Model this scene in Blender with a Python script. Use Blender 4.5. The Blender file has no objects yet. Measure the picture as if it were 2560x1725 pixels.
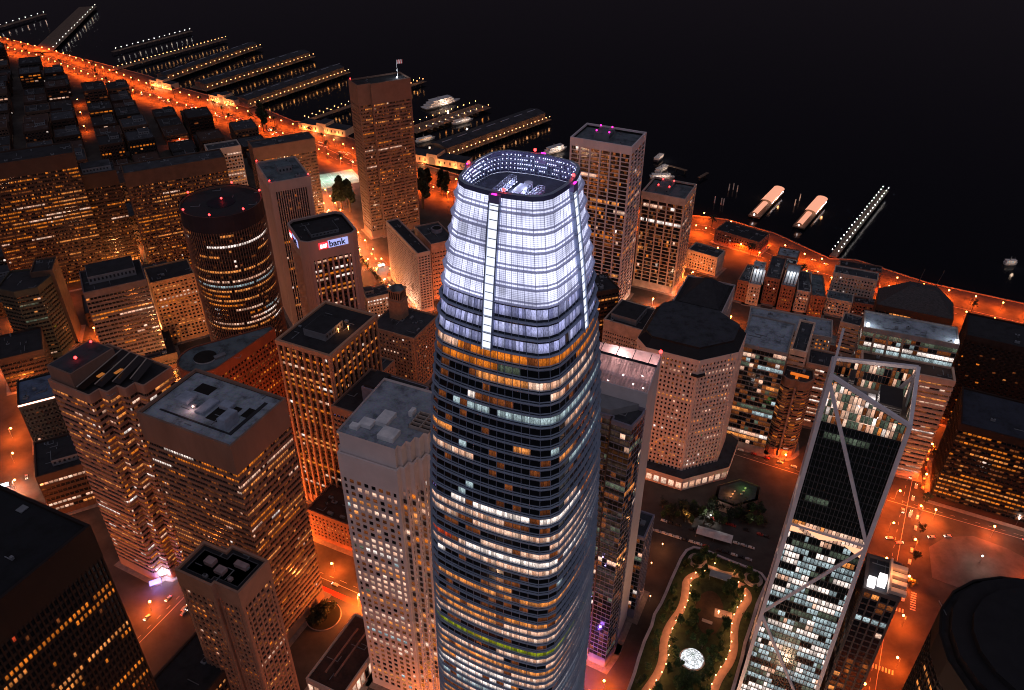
import bpy, math, random
from mathutils import Vector
RND = random.Random(11)
SC = bpy.context.scene
COL = SC.collection
rad = math.radians
# ---------------------------------------------------------------- camera, sky, exposure
CAM_H, TILT, ROLL, FPX = 420.0, rad(34.3), rad(0.3), 2010.0
cam = bpy.data.objects.new("camera", bpy.data.cameras.new("camera"))
COL.objects.link(cam)
from mathutils import Matrix
cam.matrix_world = Matrix.Translation((0, 0, CAM_H)) @ Matrix.Rotation(rad(90) - TILT, 4, 'X') @ Matrix.Rotation(ROLL, 4, 'Z')
cam.data.sensor_width = 36.0
cam.data.lens = FPX / 2560 * 36
cam.data.clip_start = 1.0
cam.data.clip_end = 20000
SC.camera = cam
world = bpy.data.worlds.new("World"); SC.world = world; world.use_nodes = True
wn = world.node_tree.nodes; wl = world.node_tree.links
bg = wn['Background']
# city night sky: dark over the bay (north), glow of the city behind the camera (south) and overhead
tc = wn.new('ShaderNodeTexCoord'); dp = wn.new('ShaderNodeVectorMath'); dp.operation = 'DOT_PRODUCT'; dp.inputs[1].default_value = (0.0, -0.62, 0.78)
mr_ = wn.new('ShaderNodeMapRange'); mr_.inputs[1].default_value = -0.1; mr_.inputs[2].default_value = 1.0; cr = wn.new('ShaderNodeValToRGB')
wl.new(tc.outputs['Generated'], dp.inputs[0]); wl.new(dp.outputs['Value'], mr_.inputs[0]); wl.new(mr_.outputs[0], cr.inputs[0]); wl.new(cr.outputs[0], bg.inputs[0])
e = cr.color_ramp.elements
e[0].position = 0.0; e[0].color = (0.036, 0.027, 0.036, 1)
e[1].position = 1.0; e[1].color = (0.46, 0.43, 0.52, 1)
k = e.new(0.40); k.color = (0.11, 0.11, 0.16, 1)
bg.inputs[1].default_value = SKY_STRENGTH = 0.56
SC.view_settings.view_transform = 'Standard'
SC.view_settings.look = 'None'
SC.view_settings.exposure = 0.0
SC.view_settings.gamma = 1.0
cy = SC.cycles
cy.use_denoising = True
cy.max_bounces = 4; cy.diffuse_bounces = 2; cy.glossy_bounces = 3; cy.transmission_bounces = 2
cy.sample_clamp_indirect = 4.0; cy.sample_clamp_direct = 0.0
cy.use_light_tree = True; cy.pixel_filter_type = 'BLACKMAN_HARRIS'; cy.filter_width = 1.05
cy.caustics_reflective = False; cy.caustics_refractive = False

# ---------------------------------------------------------------- measured points -> metres on a level z
SHEET = {'P': (0, 0, 2327/2560), 'S': (0, 0, 1), 'C1': (0, 0, 3.636), 'C2': (640, 0, 3.636), 'C3': (1280, 200, 3.636), 'C4': (0, 430, 3.636),
 'C5': (640, 430, 3.636), 'C6': (1280, 430, 3.636), 'C7': (1920, 430, 3.636), 'C8': (0, 860, 3.636), 'D1': (640, 860, 3.636), 'D2': (1280, 860, 3.636),
 'D3': (1920, 860, 3.636), 'D4': (0, 1290, 3.605), 'D5': (640, 1290, 3.605), 'D6': (1280, 1290, 3.605), 'D7': (1920, 1290, 3.605),
 'E1': (1760, 640, 5.54), 'E2': (1800, 840, 4.475), 'E3': (1480, 880, 8.254), 'E4': (380, 740, 5.54), 'E5': (0, 620, 5.54), 'E6': (2060, 760, 4.652)}
def at(c, x, y, h=0.0):
    o = SHEET[c]; px, py = o[0] + x/o[2], o[1] + y/o[2]
    u, v = (px - 1280)/FPX, (862.5 - py)/FPX
    cr_, sr_ = math.cos(ROLL), math.sin(ROLL); u, v = u*cr_ - v*sr_, u*sr_ + v*cr_
    dy = math.cos(TILT) + v*math.sin(TILT); dz = -math.sin(TILT) + v*math.cos(TILT)
    t = (h - CAM_H)/dz
    return (u*t, dy*t)

# ---------------------------------------------------------------- materials
MATS = {}
def nodes(name):
    m = bpy.data.materials.new(name); m.use_nodes = True
    nt = m.node_tree; return m, nt, nt.nodes['Principled BSDF']
def surf(name, col, rough=0.8, var=0.25, scale=0.15, metal=0.0, spec=0.3, streak=0.0, bump=0.0):
    if name in MATS: return MATS[name]
    m, nt, b = nodes(name); N = nt.nodes; L = nt.links
    t = N.new('ShaderNodeTexCoord')
    mp = N.new('ShaderNodeMapping'); L.new(t.outputs['Object'], mp.inputs[0])
    if streak: mp.inputs['Scale'].default_value = (1, 1, streak)
    n1 = N.new('ShaderNodeTexNoise'); n1.inputs['Scale'].default_value = scale; n1.inputs['Detail'].default_value = 6; n1.inputs['Roughness'].default_value = 0.65
    L.new(mp.outputs[0], n1.inputs['Vector'])
    r = N.new('ShaderNodeValToRGB')
    lo = tuple(c*(1-var) for c in col); hi = tuple(min(1, c*(1+var)) for c in col)
    r.color_ramp.elements[0].position = 0.32; r.color_ramp.elements[0].color = lo + (1,)
    r.color_ramp.elements[1].position = 0.68; r.color_ramp.elements[1].color = hi + (1,)
    L.new(n1.outputs['Fac'], r.inputs[0]); L.new(r.outputs[0], b.inputs['Base Color'])
    b.inputs['Roughness'].default_value = rough; b.inputs['Metallic'].default_value = metal
    b.inputs['Specular IOR Level'].default_value = spec
    if bump:
        bp = N.new('ShaderNodeBump'); bp.inputs['Strength'].default_value = bump; L.new(n1.outputs['Fac'], bp.inputs['Height']); L.new(bp.outputs[0], b.inputs['Normal'])
    MATS[name] = m; return m
def roofmat(name, col, dark=0.35):
    if name in MATS: return MATS[name]
    m, nt, b = nodes(name); N = nt.nodes; L = nt.links
    t = N.new('ShaderNodeTexCoord')
    n1 = N.new('ShaderNodeTexNoise'); n1.inputs['Scale'].default_value = 0.12; n1.inputs['Detail'].default_value = 8; n1.inputs['Roughness'].default_value = 0.7
    n2 = N.new('ShaderNodeTexNoise'); n2.inputs['Scale'].default_value = 0.9; n2.inputs['Detail'].default_value = 3
    L.new(t.outputs['Object'], n1.inputs['Vector']); L.new(t.outputs['Object'], n2.inputs['Vector'])
    r = N.new('ShaderNodeValToRGB'); r.color_ramp.elements[0].position = 0.36; r.color_ramp.elements[0].color = tuple(c*dark for c in col) + (1,)
    r.color_ramp.elements[1].position = 0.6; r.color_ramp.elements[1].color = tuple(col) + (1,)
    k = r.color_ramp.elements.new(0.48); k.color = tuple(c*0.8 for c in col) + (1,)
    L.new(n1.outputs['Fac'], r.inputs[0])
    mx = N.new('ShaderNodeMix'); mx.data_type = 'RGBA'; mx.blend_type = 'MULTIPLY'; mx.inputs[0].default_value = 0.5
    L.new(r.outputs[0], mx.inputs[6]); L.new(n2.outputs['Color'], mx.inputs[7]); L.new(mx.outputs[2], b.inputs['Base Color'])
    b.inputs['Roughness'].default_value = 0.9; MATS[name] = m; return m
def glass(name, col=(0.010, 0.012, 0.016), rough=0.12, spec=0.5, wob=0.0):
    if name in MATS: return MATS[name]
    m, nt, b = nodes(name); N = nt.nodes; L = nt.links
    b.inputs['Base Color'].default_value = col + (1,); b.inputs['Roughness'].default_value = rough; b.inputs['Specular IOR Level'].default_value = spec
    if wob:
        t = N.new('ShaderNodeTexCoord'); n1 = N.new('ShaderNodeTexNoise'); n1.inputs['Scale'].default_value = 0.25; L.new(t.outputs['Object'], n1.inputs['Vector'])
        bp = N.new('ShaderNodeBump'); bp.inputs['Strength'].default_value = wob; L.new(n1.outputs['Fac'], bp.inputs['Height']); L.new(bp.outputs[0], b.inputs['Normal'])
    MATS[name] = m; return m
def lit(name, col, strength, contrast=0.8, sample='NONE', second=None):
    """a lit room behind glass: each pane its own brightness, furniture and blinds as clutter"""
    if name in MATS: return MATS[name]
    m, nt, b = nodes(name); N = nt.nodes; L = nt.links
    uv = N.new('ShaderNodeUVMap'); sp = N.new('ShaderNodeSeparateXYZ'); L.new(uv.outputs[0], sp.inputs[0])
    fl = N.new('ShaderNodeMath'); fl.operation = 'FLOOR'; L.new(sp.outputs[0], fl.inputs[0])
    wn_ = N.new('ShaderNodeTexWhiteNoise'); wn_.noise_dimensions = '1D'; L.new(fl.outputs[0], wn_.inputs['W'])
    ns = N.new('ShaderNodeTexNoise'); ns.inputs['Scale'].default_value = 3.1; ns.inputs['Detail'].default_value = 4; ns.inputs['Roughness'].default_value = 0.7
    mp = N.new('ShaderNodeMapping'); mp.inputs['Scale'].default_value = (1.6, 0.9, 1); L.new(uv.outputs[0], mp.inputs[0]); L.new(mp.outputs[0], ns.inputs['Vector'])
    mr = N.new('ShaderNodeMapRange'); mr.inputs[1].default_value = 0.35; mr.inputs[2].default_value = 0.62; mr.inputs[3].default_value = 1 - contrast; mr.inputs[4].default_value = 1.15
    L.new(ns.outputs['Fac'], mr.inputs[0])
    m2 = N.new('ShaderNodeMapRange'); m2.inputs[3].default_value = 0.35; m2.inputs[4].default_value = 1.25; L.new(wn_.outputs['Value'], m2.inputs[0])
    mu = N.new('ShaderNodeMath'); mu.operation = 'MULTIPLY'; L.new(mr.outputs[0], mu.inputs[0]); L.new(m2.outputs[0], mu.inputs[1])
    fr = N.new('ShaderNodeMath'); fr.operation = 'FRACT'; L.new(sp.outputs[0], fr.inputs[0])
    gt_ = N.new('ShaderNodeMath'); gt_.operation = 'GREATER_THAN'; gt_.inputs[1].default_value = 0.07; L.new(fr.outputs[0], gt_.inputs[0])
    gm_ = N.new('ShaderNodeMapRange'); gm_.inputs[3].default_value = 0.25; gm_.inputs[4].default_value = 1.0; L.new(gt_.outputs[0], gm_.inputs[0])
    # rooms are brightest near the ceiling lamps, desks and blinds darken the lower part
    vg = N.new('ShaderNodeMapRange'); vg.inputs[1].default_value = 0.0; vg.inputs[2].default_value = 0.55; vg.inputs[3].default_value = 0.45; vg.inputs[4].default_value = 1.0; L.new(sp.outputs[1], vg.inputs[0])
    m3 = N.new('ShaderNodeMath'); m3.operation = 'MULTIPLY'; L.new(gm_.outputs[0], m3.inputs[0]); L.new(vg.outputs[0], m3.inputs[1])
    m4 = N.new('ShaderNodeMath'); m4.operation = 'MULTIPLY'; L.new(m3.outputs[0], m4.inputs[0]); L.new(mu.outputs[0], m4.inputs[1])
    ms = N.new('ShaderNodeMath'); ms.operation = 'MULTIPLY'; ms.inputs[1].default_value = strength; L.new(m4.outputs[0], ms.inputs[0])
    b.inputs['Base Color'].default_value = (0.02, 0.02, 0.02, 1); b.inputs['Roughness'].default_value = 0.2
    if second:
        cx = N.new('ShaderNodeMix'); cx.data_type = 'RGBA'; cx.inputs[6].default_value = col + (1,); cx.inputs[7].default_value = second + (1,)
        L.new(wn_.outputs['Color'], cx.inputs[0]); L.new(cx.outputs[2], b.inputs['Emission Color'])
    else: b.inputs['Emission Color'].default_value = col + (1,)
    L.new(ms.outputs[0], b.inputs['Emission Strength'])
    m.cycles.emission_sampling = sample
    MATS[name] = m; return m
def glow(name, col, strength, sample='NONE'):
    if name in MATS: return MATS[name]
    m, nt, b = nodes(name)
    b.inputs['Base Color'].default_value = (0.1, 0.1, 0.1, 1)
    b.inputs['Emission Color'].default_value = col + (1,); b.inputs['Emission Strength'].default_value = strength
    m.cycles.emission_sampling = sample; MATS[name] = m; return m

GLS = glass('dark_glass')
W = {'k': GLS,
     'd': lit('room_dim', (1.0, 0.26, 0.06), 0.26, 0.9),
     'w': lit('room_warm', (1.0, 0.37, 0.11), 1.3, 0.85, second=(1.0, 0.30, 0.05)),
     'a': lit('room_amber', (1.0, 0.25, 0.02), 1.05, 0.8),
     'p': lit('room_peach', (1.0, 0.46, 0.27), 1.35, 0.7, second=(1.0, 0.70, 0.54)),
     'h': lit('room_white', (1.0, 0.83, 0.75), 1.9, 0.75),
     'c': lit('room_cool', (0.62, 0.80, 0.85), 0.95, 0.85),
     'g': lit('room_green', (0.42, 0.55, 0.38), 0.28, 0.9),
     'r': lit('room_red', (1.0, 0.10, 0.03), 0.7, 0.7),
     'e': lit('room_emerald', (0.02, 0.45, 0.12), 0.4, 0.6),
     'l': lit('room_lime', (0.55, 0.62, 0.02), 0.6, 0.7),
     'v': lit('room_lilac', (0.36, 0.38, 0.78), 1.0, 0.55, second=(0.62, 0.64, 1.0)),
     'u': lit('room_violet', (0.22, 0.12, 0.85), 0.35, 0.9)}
WK = list(W.keys()); WI = {k_: i for i, k_ in enumerate(WK)}; WM = [W[k_] for k_ in WK]
ORANGE = (1.0, 0.20, 0.02)

# ---------------------------------------------------------------- mesh helpers
class MB:
    def __init__(s): s.v = []; s.f = []; s.m = []; s.u = []
    def quad(s, a, b, c, d, m=0, uv=None):
        n = len(s.v); s.v += [a, b, c, d]; s.f.append((n, n+1, n+2, n+3)); s.m.append(m); s.u.append(uv)
    def poly(s, pts, m=0):
        n = len(s.v); s.v += list(pts); s.f.append(tuple(range(n, n+len(pts)))); s.m.append(m); s.u.append(None)
    def box(s, x0, x1, y0, y1, z0, z1, m=0):
        P = [(x0,y0,z0),(x1,y0,z0),(x1,y1,z0),(x0,y1,z0),(x0,y0,z1),(x1,y0,z1),(x1,y1,z1),(x0,y1,z1)]
        n = len(s.v); s.v += P
        for q in ((3,2,1,0),(4,5,6,7),(0,1,5,4),(1,2,6,5),(2,3,7,6),(3,0,4,7)): s.f.append(tuple(n+i for i in q)); s.m.append(m); s.u.append(None)
    def obox(s, c, ax, L, Wd, z0, z1, m=0):
        """box centred on c=(x,y), long axis ax (radians)"""
        e1 = (math.cos(ax)*L/2, math.sin(ax)*L/2); e2 = (-math.sin(ax)*Wd/2, math.cos(ax)*Wd/2)
        q = [(c[0]-e1[0]-e2[0], c[1]-e1[1]-e2[1]), (c[0]+e1[0]-e2[0], c[1]+e1[1]-e2[1]), (c[0]+e1[0]+e2[0], c[1]+e1[1]+e2[1]), (c[0]-e1[0]+e2[0], c[1]-e1[1]+e2[1])]
        s.prism(q, z0, z1, m)
    def prism(s, pl, z0, z1, m=0, cap=True, bot=True, mt=None):
        n = len(pl)
        for i in range(n):
            a, b = pl[i], pl[(i+1) % n]
            s.quad((a[0],a[1],z0),(b[0],b[1],z0),(b[0],b[1],z1),(a[0],a[1],z1), m)
        if cap: s.poly([(p[0],p[1],z1) for p in pl], m if mt is None else mt)
        if bot: s.poly([(p[0],p[1],z0) for p in reversed(pl)], m)
    def bar(s, a, b, w, m=0):
        a = Vector(a); b = Vector(b); d = (b-a).normalized(); up = Vector((0,0,1)) if abs(d.z) < 0.95 else Vector((1,0,0))
        x = d.cross(up).normalized()*w/2; y = d.cross(x).normalized()*w/2
        A = [a-x-y, a+x-y, a+x+y, a-x+y]; B = [b-x-y, b+x-y, b+x+y, b-x+y]
        for i in range(4):
            j = (i+1) % 4; s.quad(tuple(A[i]), tuple(A[j]), tuple(B[j]), tuple(B[i]), m)
        s.poly([tuple(p) for p in reversed(A)], m); s.poly([tuple(p) for p in B], m)
    def cyl(s, c, r, z0, z1, n=12, m=0, r1=None, mt=None):
        r1 = r if r1 is None else r1
        A = [(c[0]+r*math.cos(2*math.pi*i/n), c[1]+r*math.sin(2*math.pi*i/n), z0) for i in range(n)]
        B = [(c[0]+r1*math.cos(2*math.pi*i/n), c[1]+r1*math.sin(2*math.pi*i/n), z1) for i in range(n)]
        for i in range(n):
            j = (i+1) % n; s.quad(A[i], A[j], B[j], B[i], m)
        s.poly(B, m if mt is None else mt)
    def ball(s, c, r, n=8, k=5, m=0):
        for a in range(k):
            for b in range(n):
                def P(i, j):
                    t = math.pi*i/k; f = 2*math.pi*j/n
                    return (c[0]+r*math.sin(t)*math.cos(f), c[1]+r*math.sin(t)*math.sin(f), c[2]+r*math.cos(t))
                s.quad(P(a, b), P(a+1, b), P(a+1, b+1), P(a, b+1), m)
    def build(s, name, mats, parent=None, loc=None, flat=True):
        me = bpy.data.meshes.new(name); me.from_pydata(s.v, [], s.f)
        if not isinstance(mats, (list, tuple)): mats = [mats]
        used = sorted(set(s.m)) or [0]; rm = {u: i for i, u in enumerate(used)}
        for u in used: me.materials.append(mats[u])
        me.polygons.foreach_set('material_index', [rm[x] for x in s.m])
        if any(u is not None for u in s.u):
            uvl = me.uv_layers.new(name='UVMap'); buf = []
            for f, u in zip(s.f, s.u):
                if u is None: buf += [0.0]*(2*len(f))
                else: buf += [u[0], u[1], u[2], u[1], u[2], u[3], u[0], u[3]]
            uvl.data.foreach_set('uv', buf)
        me.update()
        o = bpy.data.objects.new(name, me); COL.objects.link(o)
        if parent: o.parent = parent
        if loc: o.location = loc
        return o
def tag(o, label, cat, group=None, kind=None):
    o['label'] = label; o['category'] = cat
    if group: o['group'] = group
    if kind: o['kind'] = kind
    return o
def struct(o): o['kind'] = 'structure'; return o
def empty(name, loc, rz, label, cat, group=None):
    o = bpy.data.objects.new(name, None); COL.objects.link(o); o.location = loc; o.rotation_euler = (0, 0, rz)
    return tag(o, label, cat, group)
def dup(root, loc, rz=None, label=None, scale=None):
    r = root.copy(); COL.objects.link(r); r.location = loc
    if rz is not None: r.rotation_euler = (0, 0, rz)
    if scale: r.scale = scale
    if label: r['label'] = label
    for ch in root.children:
        c = ch.copy(); COL.objects.link(c); c.parent = r
        for g in ch.children:
            d = g.copy(); COL.objects.link(d); d.parent = c
    return r
def offset(pl, d):
    n = len(pl); out = []
    for i in range(n):
        p0, p1, p2 = pl[i-1], pl[i], pl[(i+1) % n]
        a = (p1[0]-p0[0], p1[1]-p0[1]); b = (p2[0]-p1[0], p2[1]-p1[1])
        la = math.hypot(*a) or 1; lb = math.hypot(*b) or 1
        na = (a[1]/la, -a[0]/la); nb = (b[1]/lb, -b[0]/lb)
        k = 1 + na[0]*nb[0] + na[1]*nb[1]
        k = max(k, 0.35)
        out.append((p1[0] + d*(na[0]+nb[0])/k, p1[1] + d*(na[1]+nb[1])/k))
    return out
def rect(w, d): return [(0, 0), (w, 0), (w, d), (0, d)]

# ---------------------------------------------------------------- facade generator
FOOT = []   # footprints in world space, for keeping lamps and fill off them
UID = [1]
def pick(pal):
    t = sum(p for _, p in pal); r = RND.random()*t
    for k_, p in pal:
        r -= p
        if r <= 0: return k_
    return pal[-1][0]
def lights_row(n, st, frac):
    """material key for each of n panes on one floor of one face"""
    row = ['k']*n
    r = RND.random(); prow = st.get('prow', 0.25); pc = st.get('pc', 0.12); pal = st['pal']
    if r < prow:
        col = pick(pal); cov = RND.uniform(*st.get('cov', (0.4, 1.0))); i = 0
        while i < n:
            run = max(1, int(RND.expovariate(1/st.get('runlen', 5.0)))); on = RND.random() < cov
            if RND.random() < 0.25: col = pick(pal)
            for j in range(i, min(n, i+run)):
                if on and RND.random() < 0.93: row[j] = col
            i += run
    else:
        for i in range(n):
            if RND.random() < pc: row[i] = pick(pal) if RND.random() < 0.55 else 'd'
    if st.get('dimall'):
        for i in range(n):
            if row[i] == 'k' and RND.random() < st['dimall']: row[i] = 'd'
    return row
def facade(root, pl, z0, z1, st, wall=None, glassmat=None, near=None):
    """walls with real piers and spandrels over a glass line; one window_row per floor, or single windows"""
    fh = st.get('fh', 4.0); wf = st.get('wf', 0.55); bay = st.get('bay', 3.5); pw = st.get('pw', 0.5)
    po = st.get('po', 0.25); so = st.get('so', 0.0); gi = st.get('gi', 0.45); top = st.get('top', 5.0); bot = st.get('bot', 5.0)
    wall = wall or st['wall']; wm = list(WM)
    if glassmat: wm[0] = glassmat
    spm = st.get('spand', wall)
    nf = max(1, int(round((z1 - top - z0 - bot)/fh))); fh = (z1 - top - z0 - bot)/nf
    S = offset(pl, so); G = offset(pl, -gi); mb = MB(); n = len(pl)
    def ring(P, Q, za, zb, m):
        for i in range(n):
            j = (i+1) % n
            mb.quad((P[i][0],P[i][1],za),(P[j][0],P[j][1],za),(P[j][0],P[j][1],zb),(P[i][0],P[i][1],zb), m)
            mb.quad((P[i][0],P[i][1],zb),(P[j][0],P[j][1],zb),(Q[j][0],Q[j][1],zb),(Q[i][0],Q[i][1],zb), m)
            mb.quad((Q[i][0],Q[i][1],za),(Q[j][0],Q[j][1],za),(P[j][0],P[j][1],za),(P[i][0],P[i][1],za), m)
    TP = offset(pl, max(po, so) + 0.01)
    ring(TP if st.get('bandout', True) else S, offset(pl, -0.9), z1-top, z1, 0)
    ring(S, G, z0, z0+bot*(0.25 if st.get('lobby') else 1), 0)
    Q = offset(pl, -0.9)   # parapet inner face
    for i in range(n):
        j = (i+1) % n
        mb.quad((Q[j][0],Q[j][1],z1-1.6),(Q[i][0],Q[i][1],z1-1.6),(Q[i][0],Q[i][1],z1),(Q[j][0],Q[j][1],z1), 0)
    sing = []
    lens = [math.dist(pl[i], pl[(i+1) % n]) for i in range(n)]
    bays = [max(1, round(l/bay)) if l > bay*0.6 else 1 for l in lens]
    for f in range(nf):
        zb = z0+bot+f*fh; zt = zb + fh*wf
        if fh*(1-wf) > 0.05: ring(S, G, zt, zb+fh, 1)
        rb = MB(); pn = st.get('panes', 1); full = None
        if st.get('wrap'): full = lights_row(sum(bays)*pn, st, f/nf); sh = RND.randrange(len(full)); full = full[sh:]+full[:sh]; pos = 0
        for i in range(n):
            j = (i+1) % n; a, b = G[i], G[j]; nb_ = bays[i]*pn
            if full: row = full[pos:pos+nb_]; pos += nb_
            else: row = lights_row(nb_, st, f/nf)
            for c in range(nb_):
                t0, t1 = c/nb_, (c+1)/nb_
                pa = (a[0]+(b[0]-a[0])*t0, a[1]+(b[1]-a[1])*t0); pb = (a[0]+(b[0]-a[0])*t1, a[1]+(b[1]-a[1])*t1)
                UID[0] += 1; u = (UID[0] % 9973) + 0.02
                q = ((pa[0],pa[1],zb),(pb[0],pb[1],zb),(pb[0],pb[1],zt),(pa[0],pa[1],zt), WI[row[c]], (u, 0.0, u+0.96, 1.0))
                if st.get('single'): sing.append((i, f, q))
                else: rb.quad(*q)
        if rb.f: rb.build('window_row', wm, root)
    if st.get('single'):
        mw = root.matrix_basis
        def dist(t):
            c = mw @ Vector(t[2][0]); return (c - cam.matrix_world.translation).length
        fr = set(st.get('faces', range(n)))
        A = sorted([t for t in sing if t[0] in fr], key=dist)[:st.get('nsingle', 95)]; ids = set(id(t) for t in A)
        for t in A:
            o = MB(); o.quad(*t[2]); o.build('window', wm, root)
        o = MB()
        for t in sing:
            if id(t) not in ids: o.quad(*t[2])
        o = o.build('window_field', wm, root); o['kind'] = 'stuff'
    pt = z1 - top + (top if st.get('piertop') else 0)
    if pw > 0:
        for i in range(n):
            if lens[i] < 0.8: continue
            a, b = pl[i], pl[(i+1) % n]; ex = ((b[0]-a[0])/lens[i], (b[1]-a[1])/lens[i]); nx = (ex[1], -ex[0])
            nb_ = bays[i]
            for c in range(nb_+1):
                big = st.get('cornerw', pw) if c in (0, nb_) else pw
                if st.get('major') and c % st['major'] == 0: big = st.get('majw', pw)
                t = lens[i]*c/nb_; t = min(max(t, big/2), lens[i]-big/2)
                x, y = a[0]+ex[0]*t, a[1]+ex[1]*t
                q = [(x-ex[0]*big/2-nx[0]*gi*1.02, y-ex[1]*big/2-nx[1]*gi*1.02), (x-ex[0]*big/2+nx[0]*po, y-ex[1]*big/2+nx[1]*po),
                     (x+ex[0]*big/2+nx[0]*po, y+ex[1]*big/2+nx[1]*po), (x+ex[0]*big/2-nx[0]*gi*1.02, y+ex[1]*big/2-nx[1]*gi*1.02)]
                for k1 in range(3):
                    p, r_ = q[k1], q[k1+1]
                    mb.quad((r_[0],r_[1],z0+0.05),(p[0],p[1],z0+0.05),(p[0],p[1],pt-0.02),(r_[0],r_[1],pt-0.02), 0)
                if st.get('piertop'): mb.poly([(v[0],v[1],pt-0.02) for v in reversed(q)], 0)
    core = offset(pl, -gi-0.12)
    mb.prism(core, z0, z1-1.7, 2, cap=False, bot=False)
    mb.build('wall', [wall, spm, MATS['core']], root)
    return nf, fh
def roof(root, pl, z, mat, junk=6, pent=None, wallmat=None, seed=0, kinds=True):
    rr = random.Random(seed + int(z*7))
    r = MB(); r.poly([(p[0], p[1], z) for p in offset(pl, -0.88)], 0); ro = r.build('roof', mat, root)
    xs = [p[0] for p in pl]; ys = [p[1] for p in pl]; x0, x1, y0, y1 = min(xs), max(xs), min(ys), max(ys)
    if pent:
        for (a, b, c, d, h) in pent:
            m = MB(); X0, X1, Y0, Y1 = x0+(x1-x0)*a, x0+(x1-x0)*b, y0+(y1-y0)*c, y0+(y1-y0)*d
            m.box(X0, X1, Y0, Y1, z, z+h, 0); m.box(X0+0.4, X1-0.4, Y0+0.4, Y1-0.4, z+h+0.004, z+h+0.3, 1)
            k = int((X1-X0)//3)
            for i in range(k): m.box(X0+1.2+i*3, X0+2.6+i*3, Y0-0.06, Y0, z+h*0.35, z+h*0.7, 2)
            m.build('penthouse', [wallmat or MATS['roof_metal'], mat, MATS['louver']], ro)
    for i in range(junk):
        w, d, h = rr.uniform(1, 4), rr.uniform(1, 3), rr.uniform(0.6, 2.2); x = rr.uniform(x0+2, x1-5); y = rr.uniform(y0+2, y1-4)
        m = MB(); m.box(x, x+w, y, y+d, z+0.25, z+h, 0); m.box(x+0.2, x+0.5, y+0.2, y+0.5, z, z+0.25, 0); m.box(x+w-0.5, x+w-0.2, y+d-0.5, y+d-0.2, z, z+0.25, 0)
        if rr.random() < 0.6: m.cyl((x+w/2, y+d/2), min(w, d)*0.35, z+h, z+h+0.5, 10, 1)
        m.build('roof_unit', [MATS['roof_metal'], MATS['louver']], ro)
    if (x1-x0) > 9 and (y1-y0) > 9:
        m = MB()
        for i in range(5):
            x, y = rr.uniform(x0+2, x1-3), rr.uniform(y0+2, y1-3); l_ = rr.uniform(3, 9)
            if rr.random() < .5: xe = min(x+l_, x1-1.5); m.box(x, xe, y, y+.35, z+.15, z+.5); m.box(xe, xe+.35, y, min(y+4, y1-1.5), z+.15, z+.5)
            else: ye = min(y+l_, y1-1.5); m.box(x, x+.3, y, ye, z+.1, z+.45)
        m.build('roof_duct', MATS['roof_metal'], ro)
    return ro
def beacon(root, x, y, z, r=0.9, mat=None):
    m = MB(); m.box(x-0.12, x+0.12, y-0.12, y+0.12, z, z+1.2, 1); m.ball((x, y, z+1.2+r*0.8), r, m=0)
    return m.build('beacon', [mat or MATS['red_lamp'], MATS['roof_metal']], root)
def footprint(N, rz, pl):
    c, s = math.cos(rz), math.sin(rz)
    FOOT.append([(N[0]+p[0]*c-p[1]*s, N[1]+p[0]*s+p[1]*c) for p in pl])
def inside(x, y, m=3.0):
    for pl in FOOT:
        n = len(pl); ok = True
        for i in range(n):
            a, b = pl[i], pl[(i+1) % n]; l = math.dist(a, b)
            if l < 0.5: continue
            if ((b[0]-a[0])*(y-a[1]) - (b[1]-a[1])*(x-a[0]))/l < -m: ok = False; break
        if ok: return True
    return False
def tower(name, label, N, rot, pl, h, st, roofcol, junk=6, pent=None, cat='tower', z0=0.0, glassmat=None, parapet=1.3, group=None, seed=0):
    rz = rad(rot); r = empty(name, (N[0], N[1], 0), rz, label, cat, group)
    footprint(N, rz, pl)
    facade(r, pl, z0, h, st, glassmat=glassmat)
    roof(r, pl, h-parapet, roofcol, junk, pent, seed=seed)
    b = MB(); b.prism(offset(pl, 3.5), 0.0, 0.15, 0, bot=False); b.build('plinth', MATS['pavement'], r)
    return r
surf('core', (0.015, 0.013, 0.012), 0.9); surf('roof_metal', (0.20, 0.21, 0.23), 0.6, 0.2); surf('louver', (0.03, 0.03, 0.035), 0.7)
surf('pavement', (0.22, 0.19, 0.17), 0.9, 0.25, 0.4)
glow('red_lamp', (1.0, 0.03, 0.03), 9.0); glow('magenta_lamp', (1.0, 0.02, 0.45), 4.0)
# ---------------------------------------------------------------- ground, water
E_SH = [at('C1', 0, 330), at('C1', 420, 455), at('C1', 850, 560), at('C1', 1350, 690), at('C1', 1560, 775), at('C1', 2100, 925), at('C2', 60, 985), at('C2', 350, 1105),
        at('C2', 480, 1110), (-150, 1075), (-60, 1010), (40, 950), (140, 925), at('C3', 1680, 1240), at('C3', 1950, 1270), at('C7', 60, 560), at('C7', 560, 790), at('C7', 800, 800),
        at('C7', 1450, 1010), at('C7', 2327, 1200), (700, 560), (1100, 380)]
m = MB(); m.poly([(-3000, -600, -0.0), (3000, -600, 0), (3000, 0, 0), (1100, 380, 0)] + [(p[0], p[1], 0) for p in reversed(E_SH[:-1])] + [(-2400, 2450, 0), (-4500, 2450, 0), (-4500, -600, 0)], 0)
ground = struct(m.build('ground', surf('asphalt', (0.055, 0.047, 0.042), 0.8, 0.35, 0.08, bump=0.1)))
m = MB(); pr = E_SH
for a, b in zip(pr[:-1], pr[1:]): m.quad((a[0], a[1], -4), (b[0], b[1], -4), (b[0], b[1], 0.4), (a[0], a[1], 0.4)); m.bar((a[0], a[1], 0.4), (b[0], b[1], 0.4), 1.2)
struct(m.build('sea_wall', surf('seawall', (0.2, 0.16, 0.13))))
mw, nt, b = nodes('bay_water'); N_, L_ = nt.nodes, nt.links
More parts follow.
